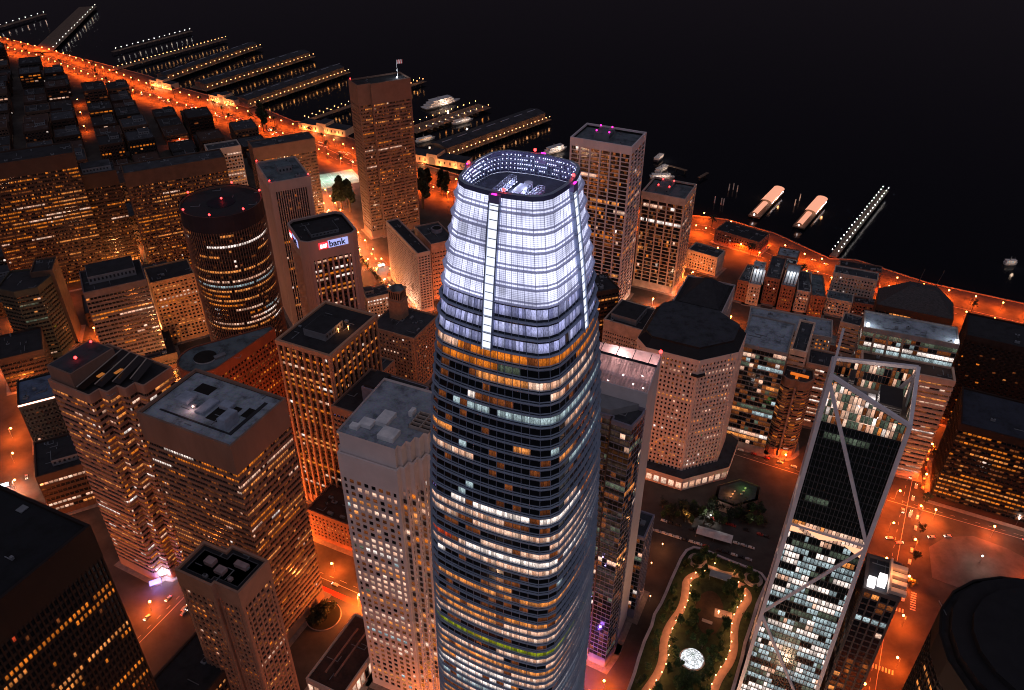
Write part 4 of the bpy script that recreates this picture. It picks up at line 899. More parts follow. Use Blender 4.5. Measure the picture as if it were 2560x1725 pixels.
# brick complex with a square tower
t = tower('brick_building', 'stepped brown brick building with a square belfry tower', (-80, 545), 65, rect(40, 44), 54, dict(st_brick, fh=3.6, bay=3.2, pw=1.7, prow=.25, wall=surf('wall_tan_brick', (.36, .22, .15), .9, .2, .4)), RD, 8, cat='building', seed=37)
mb = MB(); mb.box(20, 31, 24, 36, 52.5, 70, 0); mb.box(19.4, 31.6, 23.4, 36.6, 70, 71, 0); mb.box(20.6, 30.4, 24.6, 35.4, 71, 80, 0)
for i in range(5):
    for (a0, a1) in ((21.3+i*1.85, 22.4+i*1.85),): mb.box(a0, a1, 24.55, 24.62, 72.2, 78.6, 1); mb.box(20.55, 20.62, 25.2+i*2.1, 26.4+i*2.1, 72.2, 78.6, 1)
mb.box(19.8, 31.2, 23.8, 36.2, 80, 80.8, 0); mb.cyl((25.5, 30), 7.6, 80.8, 84.5, 4, 2, r1=.5); mb.build('belfry', [MATS['wall_tan_brick'], MATS['core'], RG], t)
t2 = tower('brick_wing', 'lower brick wing with bright small windows in front of the belfry building', (-106, 508), 65, rect(26, 40), 42, dict(st_brick, prow=.4, pc=.3, pal=[('p', 2), ('h', 1), ('w', 2)], wall=MATS['wall_tan_brick']), RD, 6, cat='building', seed=38)
# buildings right of the bright tower
tower('red_sided_building', 'block with a black roof, tight small windows and a rust red flank', (104, 521), 60, rect(35, 36), 78, dict(st_slab, fh=3.6, bay=2.0, pw=.9, top=9, wf=.45, wall=surf('wall_peach_grey', (.5, .38, .32), .85), prow=.25, pal=[('p', 3), ('w', 1)], pc=.05), RK, 2, pent=[(.15, .8, .3, .9, 5)], cat='building', seed=40)
t = tower('hipped_roof_building', 'stone building with a dark pyramidal roof and square windows', (168, 546), 65, rect(49, 41), 80, dict(st_cream, fh=4.2, bay=4.0, pw=2.0, top=6, wf=.5, prow=.4, pc=.1, wall=surf('wall_stone_mauve', (.46, .39, .39), .85), pal=[('p', 3), ('w', 1), ('r', .4)]), RK, 1, cat='building', seed=41)
mb = MB(); a = 4; q = [(a, a, 79.2), (45, a, 79.2), (45, 37, 79.2), (a, 37, 79.2)]; q2 = [(30, 17, 90), (33, 17, 90), (33, 22, 90), (30, 22, 90)]
for i in range(4): mb.quad(q[i], q[(i+1) % 4], q2[(i+1) % 4], q2[i])
mb.poly(q2); mb.build('hipped_roof', surf('hip_black', (.03, .03, .035), .7, .3, .3), t)
mb = MB()
for i in range(5): mb.bar((33+i*1.6, 14, 86-i*1.2), (35+i*1.6, 10, 83.5-i*1.2), .4)
mb.build('roof_skylight', glow('skylight_orange', (1, .3, .08), .9), t)
tower('glazed_office', 'green-tinted glass office with lit floors and a blue-grey roof strip, by the orange side street', (165, 481), -24, rect(33, 43), 95, st_glass, RB, 0, cat='building', seed=42)
tower('banded_office', 'narrow peach building of stacked white bands beside the green glass office', (205, 487), -25, rect(11, 44), 86, dict(st_floors, pc=.1, prow=.2, wall=surf('band_peach', (.72, .48, .36), .8)), RD, 1, cat='building', seed=43)
tower('long_roof_building', 'long low building with blue-grey roofs and orange courtyards', (192, 553), -19, rect(66, 28), 66, st_cream, RB, 6, cat='building', seed=44)
t = tower('wavy_tower', 'brown tower with rippling curved floors and orange rows, tucked behind the braced tower mast', (196, 470), -25, [(0, 4), (3, 1), (7, 0), (10, 1.5), (13, 0), (17, 1), (20, 4), (22, 9), (20, 20), (0, 20)], 72, dict(st_ser, fh=2.9, prow=.4, wall=surf('wall_wavy', (.28, .15, .10), .8), pal=OR2, top=6, po=-.1), RK, 1, seed=45)
mb = MB(); mb.box(10.3, 11.6, -.3, 1.2, 0.2, 66); mb.build('pilaster', surf('pilaster_rose', (.4, .25, .2), .8), t)
mb = MB(); mb.box(5, 18, 8, 10, 71.2, 72.4); mb.box(9, 11, 4, 10, 71.2, 72.2); mb.build('roof_terrace_glow', glow('terrace_orange', (1, .2, .01), .8), t)
t = tower('braced_glass_office', 'glass office with crooked pale columns, white rooftop floodlights and a long dark roof', (250, 480), -21, rect(62, 24), 110, dict(st_glass, pal=[('c', 3), ('g', 3), ('h', 2), ('k', 2)], prow=.35, pc=.15, top=3), RB, 4, seed=46)
mb = MB()
for x_ in (8, 17, 27): mb.bar((x_, -1, 60), (x_+1.5, -1, 85), 1.6); mb.bar((x_+1.5, -1, 85), (x_, -1, 107), 1.6)
mb.build('crooked_column', surf('column_tan', (.4, .3, .22), .7), t)
for x_ in (1.5, 59):
    mb = MB(); mb.box(x_, x_+2, 1, 3, 108.9, 112); mb.build('floodlight', glow('flood_white', (.9, .95, 1), 5), t)
    l = bpy.data.lights.new('flood', 'POINT'); l.energy = 2200; l.color = (.85, .92, 1); l.shadow_soft_size = .5; o = bpy.data.objects.new('flood', l); COL.objects.link(o); o.parent = t; o.location = (x_+1, 4, 114)
tower('banded_terrace_building', 'terraced building of broad peach floor bands below the crooked-column office', (247, 462), -20, rect(60, 17), 91, dict(st_floors, pc=.15), RR, 1, cat='building', seed=47)
tower('peach_parking_building', 'small building of curved peach decks beside the glowing side street', (228, 506), -22, rect(24, 22), 60, dict(st_floors, prow=.9, pal=[('h', 2), ('p', 3)], wf=.5), RD, 3, cat='building', seed=48)
tower('right_block_far', 'dark brown block at the right edge with rows of small square amber windows', (344, 508), -26, rect(95, 36), 85, dict(st_dark, bay=4.2, pw=2.0, fh=4, wf=.4, prow=.35, pc=.10, wall=surf('wall_umber', (.035, .016, .012), .85), pal=[('w', 3), ('a', 2), ('p', 1)]), RK, 3, cat='building', seed=49)
tower('right_block_near', 'dark block at the right edge with long amber bands and a flat navy roof', (303, 419), -26, rect(95, 46), 72, dict(st_dark, prow=.75, pal=OR2, wall=surf('wall_umber2', (.03, .014, .010), .8), cov=(.3, .8), dimall=.35), roofmat('roof_navy', (.04, .045, .07)), 4, cat='building', seed=50)
dpl = [(46*math.cos(rad(a)), 46*math.sin(rad(a))) for a in range(0, 360, 18)]
t = tower('black_curved_building', 'black building with a curved outline in the lower right corner, few dim lit bands', (238, 214), 0, dpl, 108, dict(st_black, wall=surf('wall_ink', (.008, .007, .007), .7), prow=.24, pc=.01, bay=4, pw=.4, top=14, pal=[('w', 2), ('p', 1), ('g', 1), ('d', 4)]), RK, 0, cat='building', seed=51)
mb = MB(); mb.prism(offset(dpl, -4), 106.8, 112, 0); mb.prism(offset(dpl, -12), 112, 115, 0); mb.build('crown_block', MATS['crown_black'], t)
# left cluster
t = tower('setback_building', 'dark building with a raised grey-violet penthouse left of the bright street', (-346, 558), 28.5, rect(48, 40), 88, dict(st_dark, wall=surf('wall_mauve_dark', (.14, .10, .10), .85), fh=4, prow=.3, pal=[('w', 2), ('p', 2), ('a', 1)]), RK, 0, pent=[(.12, .88, .35, .95, 7)], seed=52)
tower('hexagonal_tower', 'dark hexagonal tower with green-yellow lit bands at the left edge', (-440, 592), 0, [(0, 0), (18, -6), (34, 2), (36, 22), (18, 36), (-4, 30)], 72, dict(st_green, so=.3), RK, 1, seed=53)
tower('blank_wall_building', 'dark building showing a blank brown brick wall behind the hexagonal tower', (-420, 612), 18, rect(18, 26), 76, dict(st_brick, wf=.02, pw=0, wall=surf('wall_blank', (.12, .07, .05), .9)), RK, 1, cat='building', seed=54)
t = tower('light_strip_building', 'blue-roofed building with one long glowing white strip along its eave, left edge', (-367, 467), 28, rect(29, 34), 45, dict(st_dark, wall=black, prow=.3, pc=.02, bay=3, pw=1.2, pal=[('g', 1), ('p', 3)]), roofmat('roof_steel_blue', (.16, .22, .34)), 3, cat='building', seed=55)
mb = MB(); mb.box(0, 29, -.9, -.3, 43.6, 44.6); mb.build('eave_light', glow('strip_peach', (1, .55, .4), 4, 'AUTO'), t)
tower('low_corner_building', 'low dark building with lit rooms in front of the light strip building', (-322, 398), 28, rect(36, 40), 38, dict(st_dark, prow=.8, pal=[('w', 3), ('p', 3)], fh=4.5), RK, 3, pent=[(.3, .8, .2, .5, 5)], cat='building', seed=56)
tower('gridded_orange_building', 'orange-lit building with a grid of small square windows beside the round tower', (-318, 612), 30, rect(38, 32), 66, dict(st_cream, bay=3.4, pw=1.5, fh=3.6, prow=.55, pc=.35, wall=surf('wall_orange_tan', (.5, .26, .14), .8), pal=[('w', 3), ('p', 2), ('a', 2), ('h', .6)]), RK, 3, cat='building', seed=57)
tower('dark_roofed_terrace', 'low terrace of dark roofs along the right kerb of the bright left street', (-317, 566), 29, rect(26, 44), 16, st_dark, RK, 7, cat='building', seed=58)
tower('strip_base_building', 'banded dark building below the hexagonal tower', (-425, 540), 28, rect(34, 40), 34, dict(st_dark, prow=.7), RK, 3, cat='building', seed=59)
t = tower('low_flat_hall', 'low dark hall with parallel roof ridges and a row of lit white columns, bottom', (-114, 265), -25, rect(25, 48), 14, dict(st_cream, bay=4, pw=.6, fh=9, top=2.5, bot=.5, wf=.8, prow=1, pal=[('p', 2), ('h', 1)], cov=(.9, 1), panes=1), RR, 0, cat='building', seed=60)
mb = MB(); mb.box(7, 8, 8, 40, 12.8, 13.6); mb.box(13, 14, 8, 40, 12.8, 13.6); mb.build('roof_ridge', surf('ridge_rust', (.3, .16, .12), .8), t)
tower('rust_roof_building', 'low building with a rust dark roof between the columned tower and the granite tower', (-137, 382), -25, rect(38, 28), 26, st_brick, RR, 6, cat='building', seed=61)
# right hand low buildings, measured one by one
LOW = [('E1', (470, 325), (640, 365), (560, 100), 24, 'block with a plain dark blue roof by the wide orange avenue', st_brick, RD), ('E1', (620, 375), (790, 405), (760, 70), 24, 'low block with a bright white machine roof', st_cream, RB),
 ('E1', (850, 285), (1060, 325), (985, 0), 30, 'red brick block with a dark roof, facing the camera', st_brick, RD), ('E1', (1070, 395), (1270, 435), (1150, 90), 28, 'block with a rooftop full of white-lit machinery', st_brick, RB),
 ('E1', (1290, 470), (1480, 500), (1350, 200), 24, 'low block with a pale pergola edge', st_cream, RD), ('E1', (1490, 540), (1690, 565), (1540, 250), 24, 'low block with grey vaults on its roof', st_brick, RG),
 ('E1', (1700, 575), (2060, 645), (1790, 480), 18, 'long brick front with four pairs of lit windows', st_cream, RG), ('E1', (2070, 635), (2400, 690), (2120, 560), 18, 'dark red low front beside the long brick front', st_brick, RK),
 ('E1', (1900, 905), (2215, 985), (1960, 780), 34, 'corner office with bright white ribbon windows', st_floors, RD), ('C7', (600, 910), (1000, 985), (640, 850), 34, 'plain grey apartment block on the waterfront', st_cream, RD),
 ('C7', (650, 850), (1040, 915), (690, 800), 22, 'dark long block on the waterfront behind the grey apartments', st_brick, RK), ('C6', (1600, 700), (1870, 780), (1650, 630), 22, 'small building with lit arches by the waterfront junction', st_cream, RD),
 ('C6', (1850, 520), (2250, 640), (1950, 440), 16, 'pier-side market hall with a dark roof on the orange avenue', st_brick, RK), ('C7', (1850, 1320), (2400, 1440), (1880, 1290), 20, 'dark low block by the right-hand avenue', st_brick, RK),
 ('E2', (640, 640), (760, 660), (700, 420), 20, 'small dark block behind the banded office', st_brick, RD), ('C6', (820, 900), (830, 1300), (700, 860), 92, 'dark narrow tower half hidden behind the bright tower', st_dark, RK)]
for i, (sh, nl, nr, fl, h, lb, st, rf) in enumerate(LOW):
    a = at(sh, *nl, h); b_ = at(sh, *nr, h); c = at(sh, *fl, h); w = math.dist(a, b_); d = max(8, math.dist(a, c)); ang = math.degrees(math.atan2(b_[1]-a[1], b_[0]-a[0]))
    if i == 15: a, w, d, ang = (66, 556), 22, 26, 20
    t = tower('low_building', lb, a, ang, rect(w, d), h, dict(st, bot=3, top=2), rf, 5, cat='building', parapet=1.0, seed=100+i)
    if i in (1, 3):
        mb = MB()
        for k_ in range(4): mb.box(2+k_*3, 4+k_*3, 4, d*.6, h-.9, h+1.2)
        mb.build('lit_machinery', surf('machine_white', (.8, .82, .85), .5), t)
        l = bpy.data.lights.new('roof_lamp_light', 'POINT'); l.energy = 2500; l.color = (.9, .95, 1); l.shadow_soft_size = .5; o = bpy.data.objects.new('roof_lamp_light', l); COL.objects.link(o); o.parent = t; o.location = (w/2, d/2, h+6)
# dark pyramid-roofed waterfront building with masts
gx, gy = at('C7', 1010, 1130, 58)
t = tower('pyramid_roof_building', 'dark waterfront building with a great sloping roof and thin masts', (gx, gy), -24, rect(62, 30), 50, dict(st_dark, prow=.15, pc=.06), RK, 0, cat='building', seed=130)
mb = MB()
q = [(0, 0, 50.1), (62, 0, 50.1), (62, 30, 50.1), (0, 30, 50.1)]; q2 = [(22, 12, 68), (44, 12, 68), (44, 20, 68), (22, 20, 68)]
for i in range(4): mb.quad(q[i], q[(i+1) % 4], q2[(i+1) % 4], q2[i])
mb.poly(q2); mb.bar((28, 16, 68), (30, 16, 84), .5); mb.bar((42, 16, 68), (45, 16, 86), .5); mb.build('pyramid_roof', surf('slate', (.06, .06, .065), .6, .5, .6, streak=3), t)
# far low-rise city on the left, block by block
rr = random.Random(5); nlow = 0
FARL = ['low dark rooftop in the far left grid of streets']
e1 = (math.cos(rad(28)), math.sin(rad(28))); e2 = (-e1[1], e1[0])
for i in range(-14, 10):
    for j in range(-3, 13):
        for (da, db) in ((0, 0), (36, 0), (0, 44), (36, 44)):
            bx = -560 + (i*88+da)*e1[0] + (j*104+db)*e2[0]; by = 860 + (i*88+da)*e1[1] + (j*104+db)*e2[1]
            w, d = 32*rr.uniform(.95, 1.1), 40*rr.uniform(.95, 1.08); h = rr.choice([10, 13, 16, 20, 26, 34])
            cxx, cyy = bx+16*e1[0]+20*e2[0], by+16*e1[1]+20*e2[1]
            # keep off the boulevard and the water, and inside the view
            px = (cxx/(cyy*math.cos(TILT)+(CAM_H)*math.sin(TILT)))*FPX+1280
            if px < -60 or px > 900 or cyy < 640 or cyy > 1900 or inside(cxx, cyy, 14): continue
            shy = None
            for a, b_ in zip(E_SH[:-1], E_SH[1:]):
                if a[0] <= cxx <= b_[0]: shy = a[1]+(b_[1]-a[1])*(cxx-a[0])/(b_[0]-a[0])
            if shy is None or cyy > shy-115: continue
            if cxx > -330 and cyy < 1010: continue
            nlow += 1
            if nlow > 210: continue
            far = cyy > 1150
            st = dict(rr.choice([st_brick, st_dark, st_dark]), wall=rr.choice([dbrown, black, MATS['wall_blank'], MATS['wall_umber']]), bay=6.5 if far else 4.5, pw=1.6, fh=4.4, bot=1.5, top=1.5, prow=.28, pc=.10, pal=OR2+[('h', 1.5), ('p', 2)], dimall=.04)  # dark wall colours stand in for the vignetted far left
            rt = empty('far_building', (bx, by, 0), rad(28), 'low dark building in the far left street grid', 'building', 'low buildings of the far left street grid')
            footprint((bx, by), rad(28), rect(w, d)); facade(rt, rect(w, d), 0, h, st); roof(rt, rect(w, d), h-.9, rr.choice([RK, RD, RK, RR]), rr.choice([1, 2, 4]), pent=rr.choice([None, [(.2, .5, .3, .7, 3)], [(.5, .9, .5, .9, 4)]]), seed=nlow)

# dense small blocks between the glass offices and the waterfront avenue
nn = 0
for i in range(0, 9):
    for j in range(0, 9):
        bx = 205 + i*27*math.cos(rad(-24)) + j*27*math.cos(rad(66)); by = 590 + i*27*math.sin(rad(-24)) + j*27*math.sin(rad(66)); w, d = 20*rr.uniform(.8, 1.15), 20*rr.uniform(.8, 1.15); h = rr.uniform(9, 22)
        cxx, cyy = bx+w/2, by+d/2+3
        shy = None
        for a, b_ in zip(E_SH[:-1], E_SH[1:]):
            if a[0] <= cxx <= b_[0]: shy = a[1]+(b_[1]-a[1])*(cxx-a[0])/(b_[0]-a[0])
        if shy is None or cyy > shy-78 or inside(cxx, cyy, 14) or nn > 26: continue
        # stay off the cross streets
        if any(abs((cxx-q0[0])*math.sin(aa)-(cyy-q0[1])*math.cos(aa)) < 17 for q0, aa in (((327, 490), rad(66)), ((230, 650), rad(-26)), ((200, 745), rad(65)))): continue
        nn += 1
        rt = empty('waterfront_building', (bx, by, 0), rad(-24), 'small low building in the dense blocks behind the orange waterfront avenue', 'building', 'small buildings in the waterfront blocks')
        footprint((bx, by), rad(-24), rect(w, d)); facade(rt, rect(w, d), 0, h, dict(rr.choice([st_brick, st_cream, st_dark]), bot=2, top=1.5, prow=.4, pc=.2, pal=[('p', 2), ('w', 3), ('h', 1)])); roof(rt, rect(w, d), h-.9, rr.choice([RD, RB, RG, RK]), rr.choice([3, 5, 7]), seed=nn+400)
        if nn % 3 == 0:
            mb = MB(); mb.ball((w*.5, d*.4, h+2.2), .4); mb.box(w*.5-.1, w*.5+.1, d*.4-.1, d*.4+.1, h-.9, h+1.9); mb.build('roof_lamp', MATS['lamp_white_hot'], rt)
            l = bpy.data.lights.new('roof_lamp_light', 'POINT'); l.energy = 900; l.color = rr.choice([(1, .75, .6), (.85, .92, 1), (1, .45, .2)]); l.shadow_soft_size = .4; o = bpy.data.objects.new('roof_lamp_light', l); COL.objects.link(o); o.parent = rt; o.location = (w*.5, d*.4, h+3.4)
print('waterfront', nn)
# ---------------------------------------------------------------- piers, boats
deckm = surf('pier_deck', (.16, .11, .08), .85, .3, .3); shedr = roofmat('shed_roof', (.06, .062, .075)); wood = surf('piling', (.05, .035, .03), .9)
lw = glow('lamp_warm', (1.0, .42, .14), 16); lwh = glow('lamp_cool', (1.0, .92, .85), 14); lor = glow('lamp_sodium', (1.0, .26, .05), 40)
NL = [0]
def plight(x, y, z, e_, col=ORANGE, parent=None, size=1.0):
    l = bpy.data.lights.new('lamp_light', 'POINT'); l.energy = e_; l.color = col; l.shadow_soft_size = size; o = bpy.data.objects.new('lamp_light', l); COL.objects.link(o); o.location = (x, y, z)
    if parent: o.parent = parent
    NL[0] += 1; return o
def make_lamp(name, label, cat, h, lens, r=.55, arm=1.6):
    t = empty(name, (0, 0, -500), 0, label, cat)
    mb = MB(); mb.cyl((0, 0), .16, 0, h, 6, r1=.09); mb.bar((0, 0, h-.3), (arm, 0, h), .12); mb.cyl((0, 0), .3, 0, .5, 6); mb.build('pole', MATS['roof_metal'], t)
    mb = MB(); mb.ball((arm, 0, h-.1), r, 6, 4); mb.build('lamp_head', lens, t); return t
protos = {'street': make_lamp('street_lamp', 'orange street lamp', 'street lamp', 9.5, lor, .75), 'pier': make_lamp('pier_lamp', 'warm pier lamp', 'pier lamp', 6, lw, .5, .6), 'cool': make_lamp('pier_lamp', 'white pier lamp', 'pier lamp', 6, lwh, .5, .6),
          'park': make_lamp('park_lamp', 'small warm lamp beside the rooftop park path', 'park lamp', 4, lw, .34, .3)}
first = {k_: True for k_ in protos}
def lamp(kind, x, y, z, rz, label, group, e_=0, col=ORANGE, spot=False):
    p = protos[kind]
    if first[kind]: p.location = (x, y, z); p.rotation_euler = (0, 0, rz); p['label'] = label; first[kind] = False; o = p
    else: o = dup(p, (x, y, z), rz, label)
    o['group'] = group
    if e_:
        h = {'street': 9.0, 'pier': 5.5, 'cool': 5.5, 'park': 3.6}[kind]; l = plight(0, 0, h-.8, e_, col, o, .7)
        if spot: l.data.type = 'SPOT'; sd = bpy.data.lights[l.data.name]; sd.spot_size = rad(168); sd.spot_blend = .25; sd.shadow_soft_size = .5
    return o
def pier(name, label, p, q, w, shed=None, lamps=0, kind='pier', le=0, lcol=(1, .5, .2), gr='', both=False, lit_edge=False, z=2.0, ll=''):
    L_ = math.dist(p, q); a = math.atan2(q[1]-p[1], q[0]-p[0]); r = empty(name, (p[0], p[1], 0), a, label, 'pier')
    mb = MB(); mb.box(0, L_, -w/2, w/2, z-.8, z); mb.build('deck', deckm, r)
    mb = MB(); n = int(L_/14)
    for i in range(n+1):
        for s_ in (-1, 1): mb.cyl((1+i*14*.98, s_*(w/2-1)), .5, -5, z-.8, 5)
    mb.build('pilings', wood, r)
    if shed:
        sw_, sh_ = shed; mb = MB(); mb.box(6, L_-8, -sw_/2, sw_/2, z, z+sh_, 0)
        mb.quad((5, -sw_/2-.6, z+sh_), (L_-7, -sw_/2-.6, z+sh_), (L_-7, 0, z+sh_+3), (5, 0, z+sh_+3), 1); mb.quad((5, 0, z+sh_+3), (L_-7, 0, z+sh_+3), (L_-7, sw_/2+.6, z+sh_), (5, sw_/2+.6, z+sh_), 1)
        mb.poly([(5, -sw_/2-.6, z+sh_), (5, 0, z+sh_+3), (5, sw_/2+.6, z+sh_)], 0); mb.poly([(L_-7, sw_/2+.6, z+sh_), (L_-7, 0, z+sh_+3), (L_-7, -sw_/2-.6, z+sh_)], 0)
        mb.build('shed', [surf('shed_wall', (.16, .11, .085), .85), shedr], r)
        mb = MB(); 
        for i in range(int(L_/30)): mb.box(12+i*30, 30+i*30, -.5, .5, z+sh_+3.02, z+sh_+3.5)
        mb.build('roof_monitor', surf('monitor_pale', (.4, .42, .5), .6), r)
    for i in range(lamps):
        t_ = (i+.5)/lamps*L_
        for s_ in ((-1, 1) if both else (-1,)):
            x = p[0]+math.cos(a)*t_ - math.sin(a)*s_*(w/2-1.2); y = p[1]+math.sin(a)*t_ + math.cos(a)*s_*(w/2-1.2)
            lamp(kind, x, y, z, a+math.pi/2*s_, ll, gr, le*.08 if i % 3 == 1 else 0, lcol)
    return r
G = lambda c, x, y: at(c, x, y, 2)
pier('pier', 'farthest thin pier with a single row of white lamps', G('C1', 1020, 470), G('C1', 1740, 280), 9, None, 15, 'cool', 2500, (1, .7, .5), 'lamps on the farthest thin pier', ll='white lamp on the farthest thin pier')
pier('pier', 'second pier from the far left with a dense row of small lamps', G('C1', 1000, 640), G('C1', 2050, 350), 14, None, 30, 'pier', 2500, (1, .5, .2), 'lamps on the second far pier', ll='small lamp on the second far pier')
pier('pier', 'shed-topped pier with amber lamps, third from the far left', G('C1', 1450, 730), (at('C2', 0, 420, 2)), 34, (20, 8), 22, 'pier', 5000, (1, .4, .1), 'lamps on the third far pier', ll='amber lamp on the third far pier')
pier('pier', 'dark shed pier with orange lamps along its near edge, fourth', G('C1', 1800, 810), G('C2', 470, 500), 42, (28, 9), 26, 'pier', 6000, (1, .38, .08), 'lamps on the fourth far pier', ll='orange lamp on the fourth far pier')
pier('pier', 'long shed pier with a white ridge line and reflections in the basin, fifth', G('C1', 2180, 960), G('C2', 780, 640), 44, (28, 10), 26, 'pier', 9000, (1, .4, .1), 'lamps on the fifth pier by the basin', ll='warm lamp on the fifth pier by the basin')
pier('pier', 'narrow lamp-lined breakwater pier passing behind the flag tower', G('C2', 430, 1105), G('C2', 1530, 735), 10, None, 18, 'pier', 6000, (1, .4, .1), 'lamps on the breakwater pier behind the flag tower', both=True, ll='lamp on the breakwater pier behind the flag tower')
pier('pier', 'wide shed pier with a long white-lit ridge and arched front, right of the flag tower', G('C2', 1640, 1400), G('C3', 260, 330), 46, (32, 11), 26, 'pier', 9000, (1, .45, .18), 'lamps on the wide arched shed pier', ll='lamp on the edge of the wide arched shed pier')
pier('pier', 'marina pier with a bright orange end platform', G('C2', 1400, 1190), G('C2', 2080, 960), 30, None, 12, 'pier', 8000, (1, .3, .05), 'lamps on the marina pier', both=True, ll='lamp on the orange marina pier')
pier('pier', 'long dark fishing pier with paired white lamps, right', G('C7', 590, 770), G('C7', 1070, 165), 8, None, 21, 'cool', 0, gr='lamps on the long fishing pier', both=True, ll='white lamp on the long dark fishing pier')
pier('pier', 'broken dark breakwater behind the white grid towers', G('C3', 1410, 770), G('C3', 1590, 820), 4, ll='')
pier('pier', 'angled dark breakwater right of the broken one', G('C3', 1700, 885), G('C3', 1780, 840), 4)
pier('pier', 'far breakwater with parking lamps in the top left corner', G('C1', 380, 470), G('C1', 800, 60), 40, None, 16, 'cool', 4000, (1, .6, .4), 'lamps on the top left breakwater', ll='white lamp on the top left breakwater')
pier('pier', 'curving far quay with white lamps at the top left edge', G('C1', -40, 255), G('C1', 410, 125), 12, None, 8, 'cool', 4000, (1, .5, .3), 'lamps on the top left quay', ll='white lamp on the top left quay')
# arched bulkhead halls
def bulkhead(label, c, a, L_, d):
    r = empty('bulkhead_hall', (c[0], c[1], 0), a, label, 'hall'); wallc = surf('bulkhead_cream', (.62, .42, .28), .8, .1)
    mb = MB(); mb.box(-L_/2, -8, -d/2, d/2, .2, 10); mb.box(8, L_/2, -d/2, d/2, .2, 10); mb.box(-8, 8, -d/2-.8, d/2, .2, 15)
    mb.box(-L_/2-.3, -8, -d/2-.4, -d/2, 9.2, 10.6); mb.box(8, L_/2+.3, -d/2-.4, -d/2, 9.2, 10.6); mb.build('wall', wallc, r)
    mb = MB(); n = 12; cx_, cz = 0, 6.5
    P = [(cx_+5*math.cos(math.pi*i/n), -d/2-.95, cz+5*math.sin(math.pi*i/n)) for i in range(n+1)]; mb.poly([(5, -d/2-.95, .3)]+P+[(-5, -d/2-.95, .3)]); mb.build('arch_window', glow('arch_dim', (.9, .3, .08), .25), r)
    mb = MB(); mb.box(-L_/2+.5, L_/2-.5, -d/2+.5, d/2-.5, 10.004, 10.5); mb.box(-7.5, 7.5, -d/2, d/2-.5, 15.004, 15.4); mb.build('roof', shedr, r)
    mb = MB()
    for s_ in (-1, 1):
        for i in range(5): x = s_*(11+i*(L_/2-14)/4.3); mb.box(x-1, x+1, -d/2-.06, -d/2, 3.5, 7.5)
    mb.build('window_row', W['w'], r)
    for x in (-L_*.35, -L_*.12, L_*.12, L_*.35): plight(x, -d/2-5, 3, 6500, (1, .42, .14), r, .6)
bulkhead('cream hall with a tall central arch, left of the flag tower', at('C2', 640, 1190, 0), rad(-24), 84, 22)
bulkhead('cream hall with a tall central arch, right of the flag tower', at('C2', 1640, 1470, 0), rad(-24), 100, 24)
bulkhead('small cream hall at the root of the fifth pier', at('C1', 2060, 930, 0), rad(-31), 60, 18)
bulkhead('small orange-lit hall at the root of the third pier', at('C1', 1500, 790, 0), rad(-31), 56, 16)
# ferry gates with glowing canopies
for (lb, p, q) in (('glowing barrel-roofed ferry gate with its gangway, left one of two', ('C3', 2200, 1230), ('C7', 100, 160)), ('glowing barrel-roofed ferry gate with its gangway, right one of two', ('C7', 280, 490), ('C7', 490, 250))):
    p, q = G(*p), G(*q); L_ = math.dist(p, q); a = math.atan2(q[1]-p[1], q[0]-p[0]); r = empty('ferry_gate', (p[0], p[1], 0), a, lb, 'ferry terminal', 'ferry gates')
    mb = MB(); mb.box(0, L_, -7, 7, -1, 1); mb.build('float', deckm, r)
    mb = MB(); n = 8
    for (x0, x1, w_, h_) in ((L_*.45, L_, 7, 6), (0, L_*.42, 3.4, 4)):
        for i in range(n):
            a0, a1 = math.pi*i/n, math.pi*(i+1)/n
            mb.quad((x0, w_*math.cos(a0), 4+h_*.5*math.sin(a0)), (x1, w_*math.cos(a0), 4+h_*.5*math.sin(a0)), (x1, w_*math.cos(a1), 4+h_*.5*math.sin(a1)), (x0, w_*math.cos(a1), 4+h_*.5*math.sin(a1)))
    mb.build('canopy', glow('canopy_glow', (1, .42, .26), .95), r)
    mb = MB(); mb.ball((L_*.45, 0, 3.2), 1.1); mb.ball((0, 0, 3), .9)
    for i in range(10): mb.ball((L_*(.48+i*.05), -7.2, 3), .45, 5, 3)
    mb.build('gate_lamps', MATS['lamp_white_hot'], r)
    plight(L_*.7, 0, 3, 9000, (1, .5, .25), r, 1); plight(L_*.7, -10, 3, 3000, (1, .4, .15), r, 1); plight(L_*.7, 10, 3, 3000, (1, .4, .15), r, 1)
hull_w = surf('hull_white', (.7, .68, .66), .5, .1); hull_d = surf('hull_dark', (.05, .05, .07), .5)
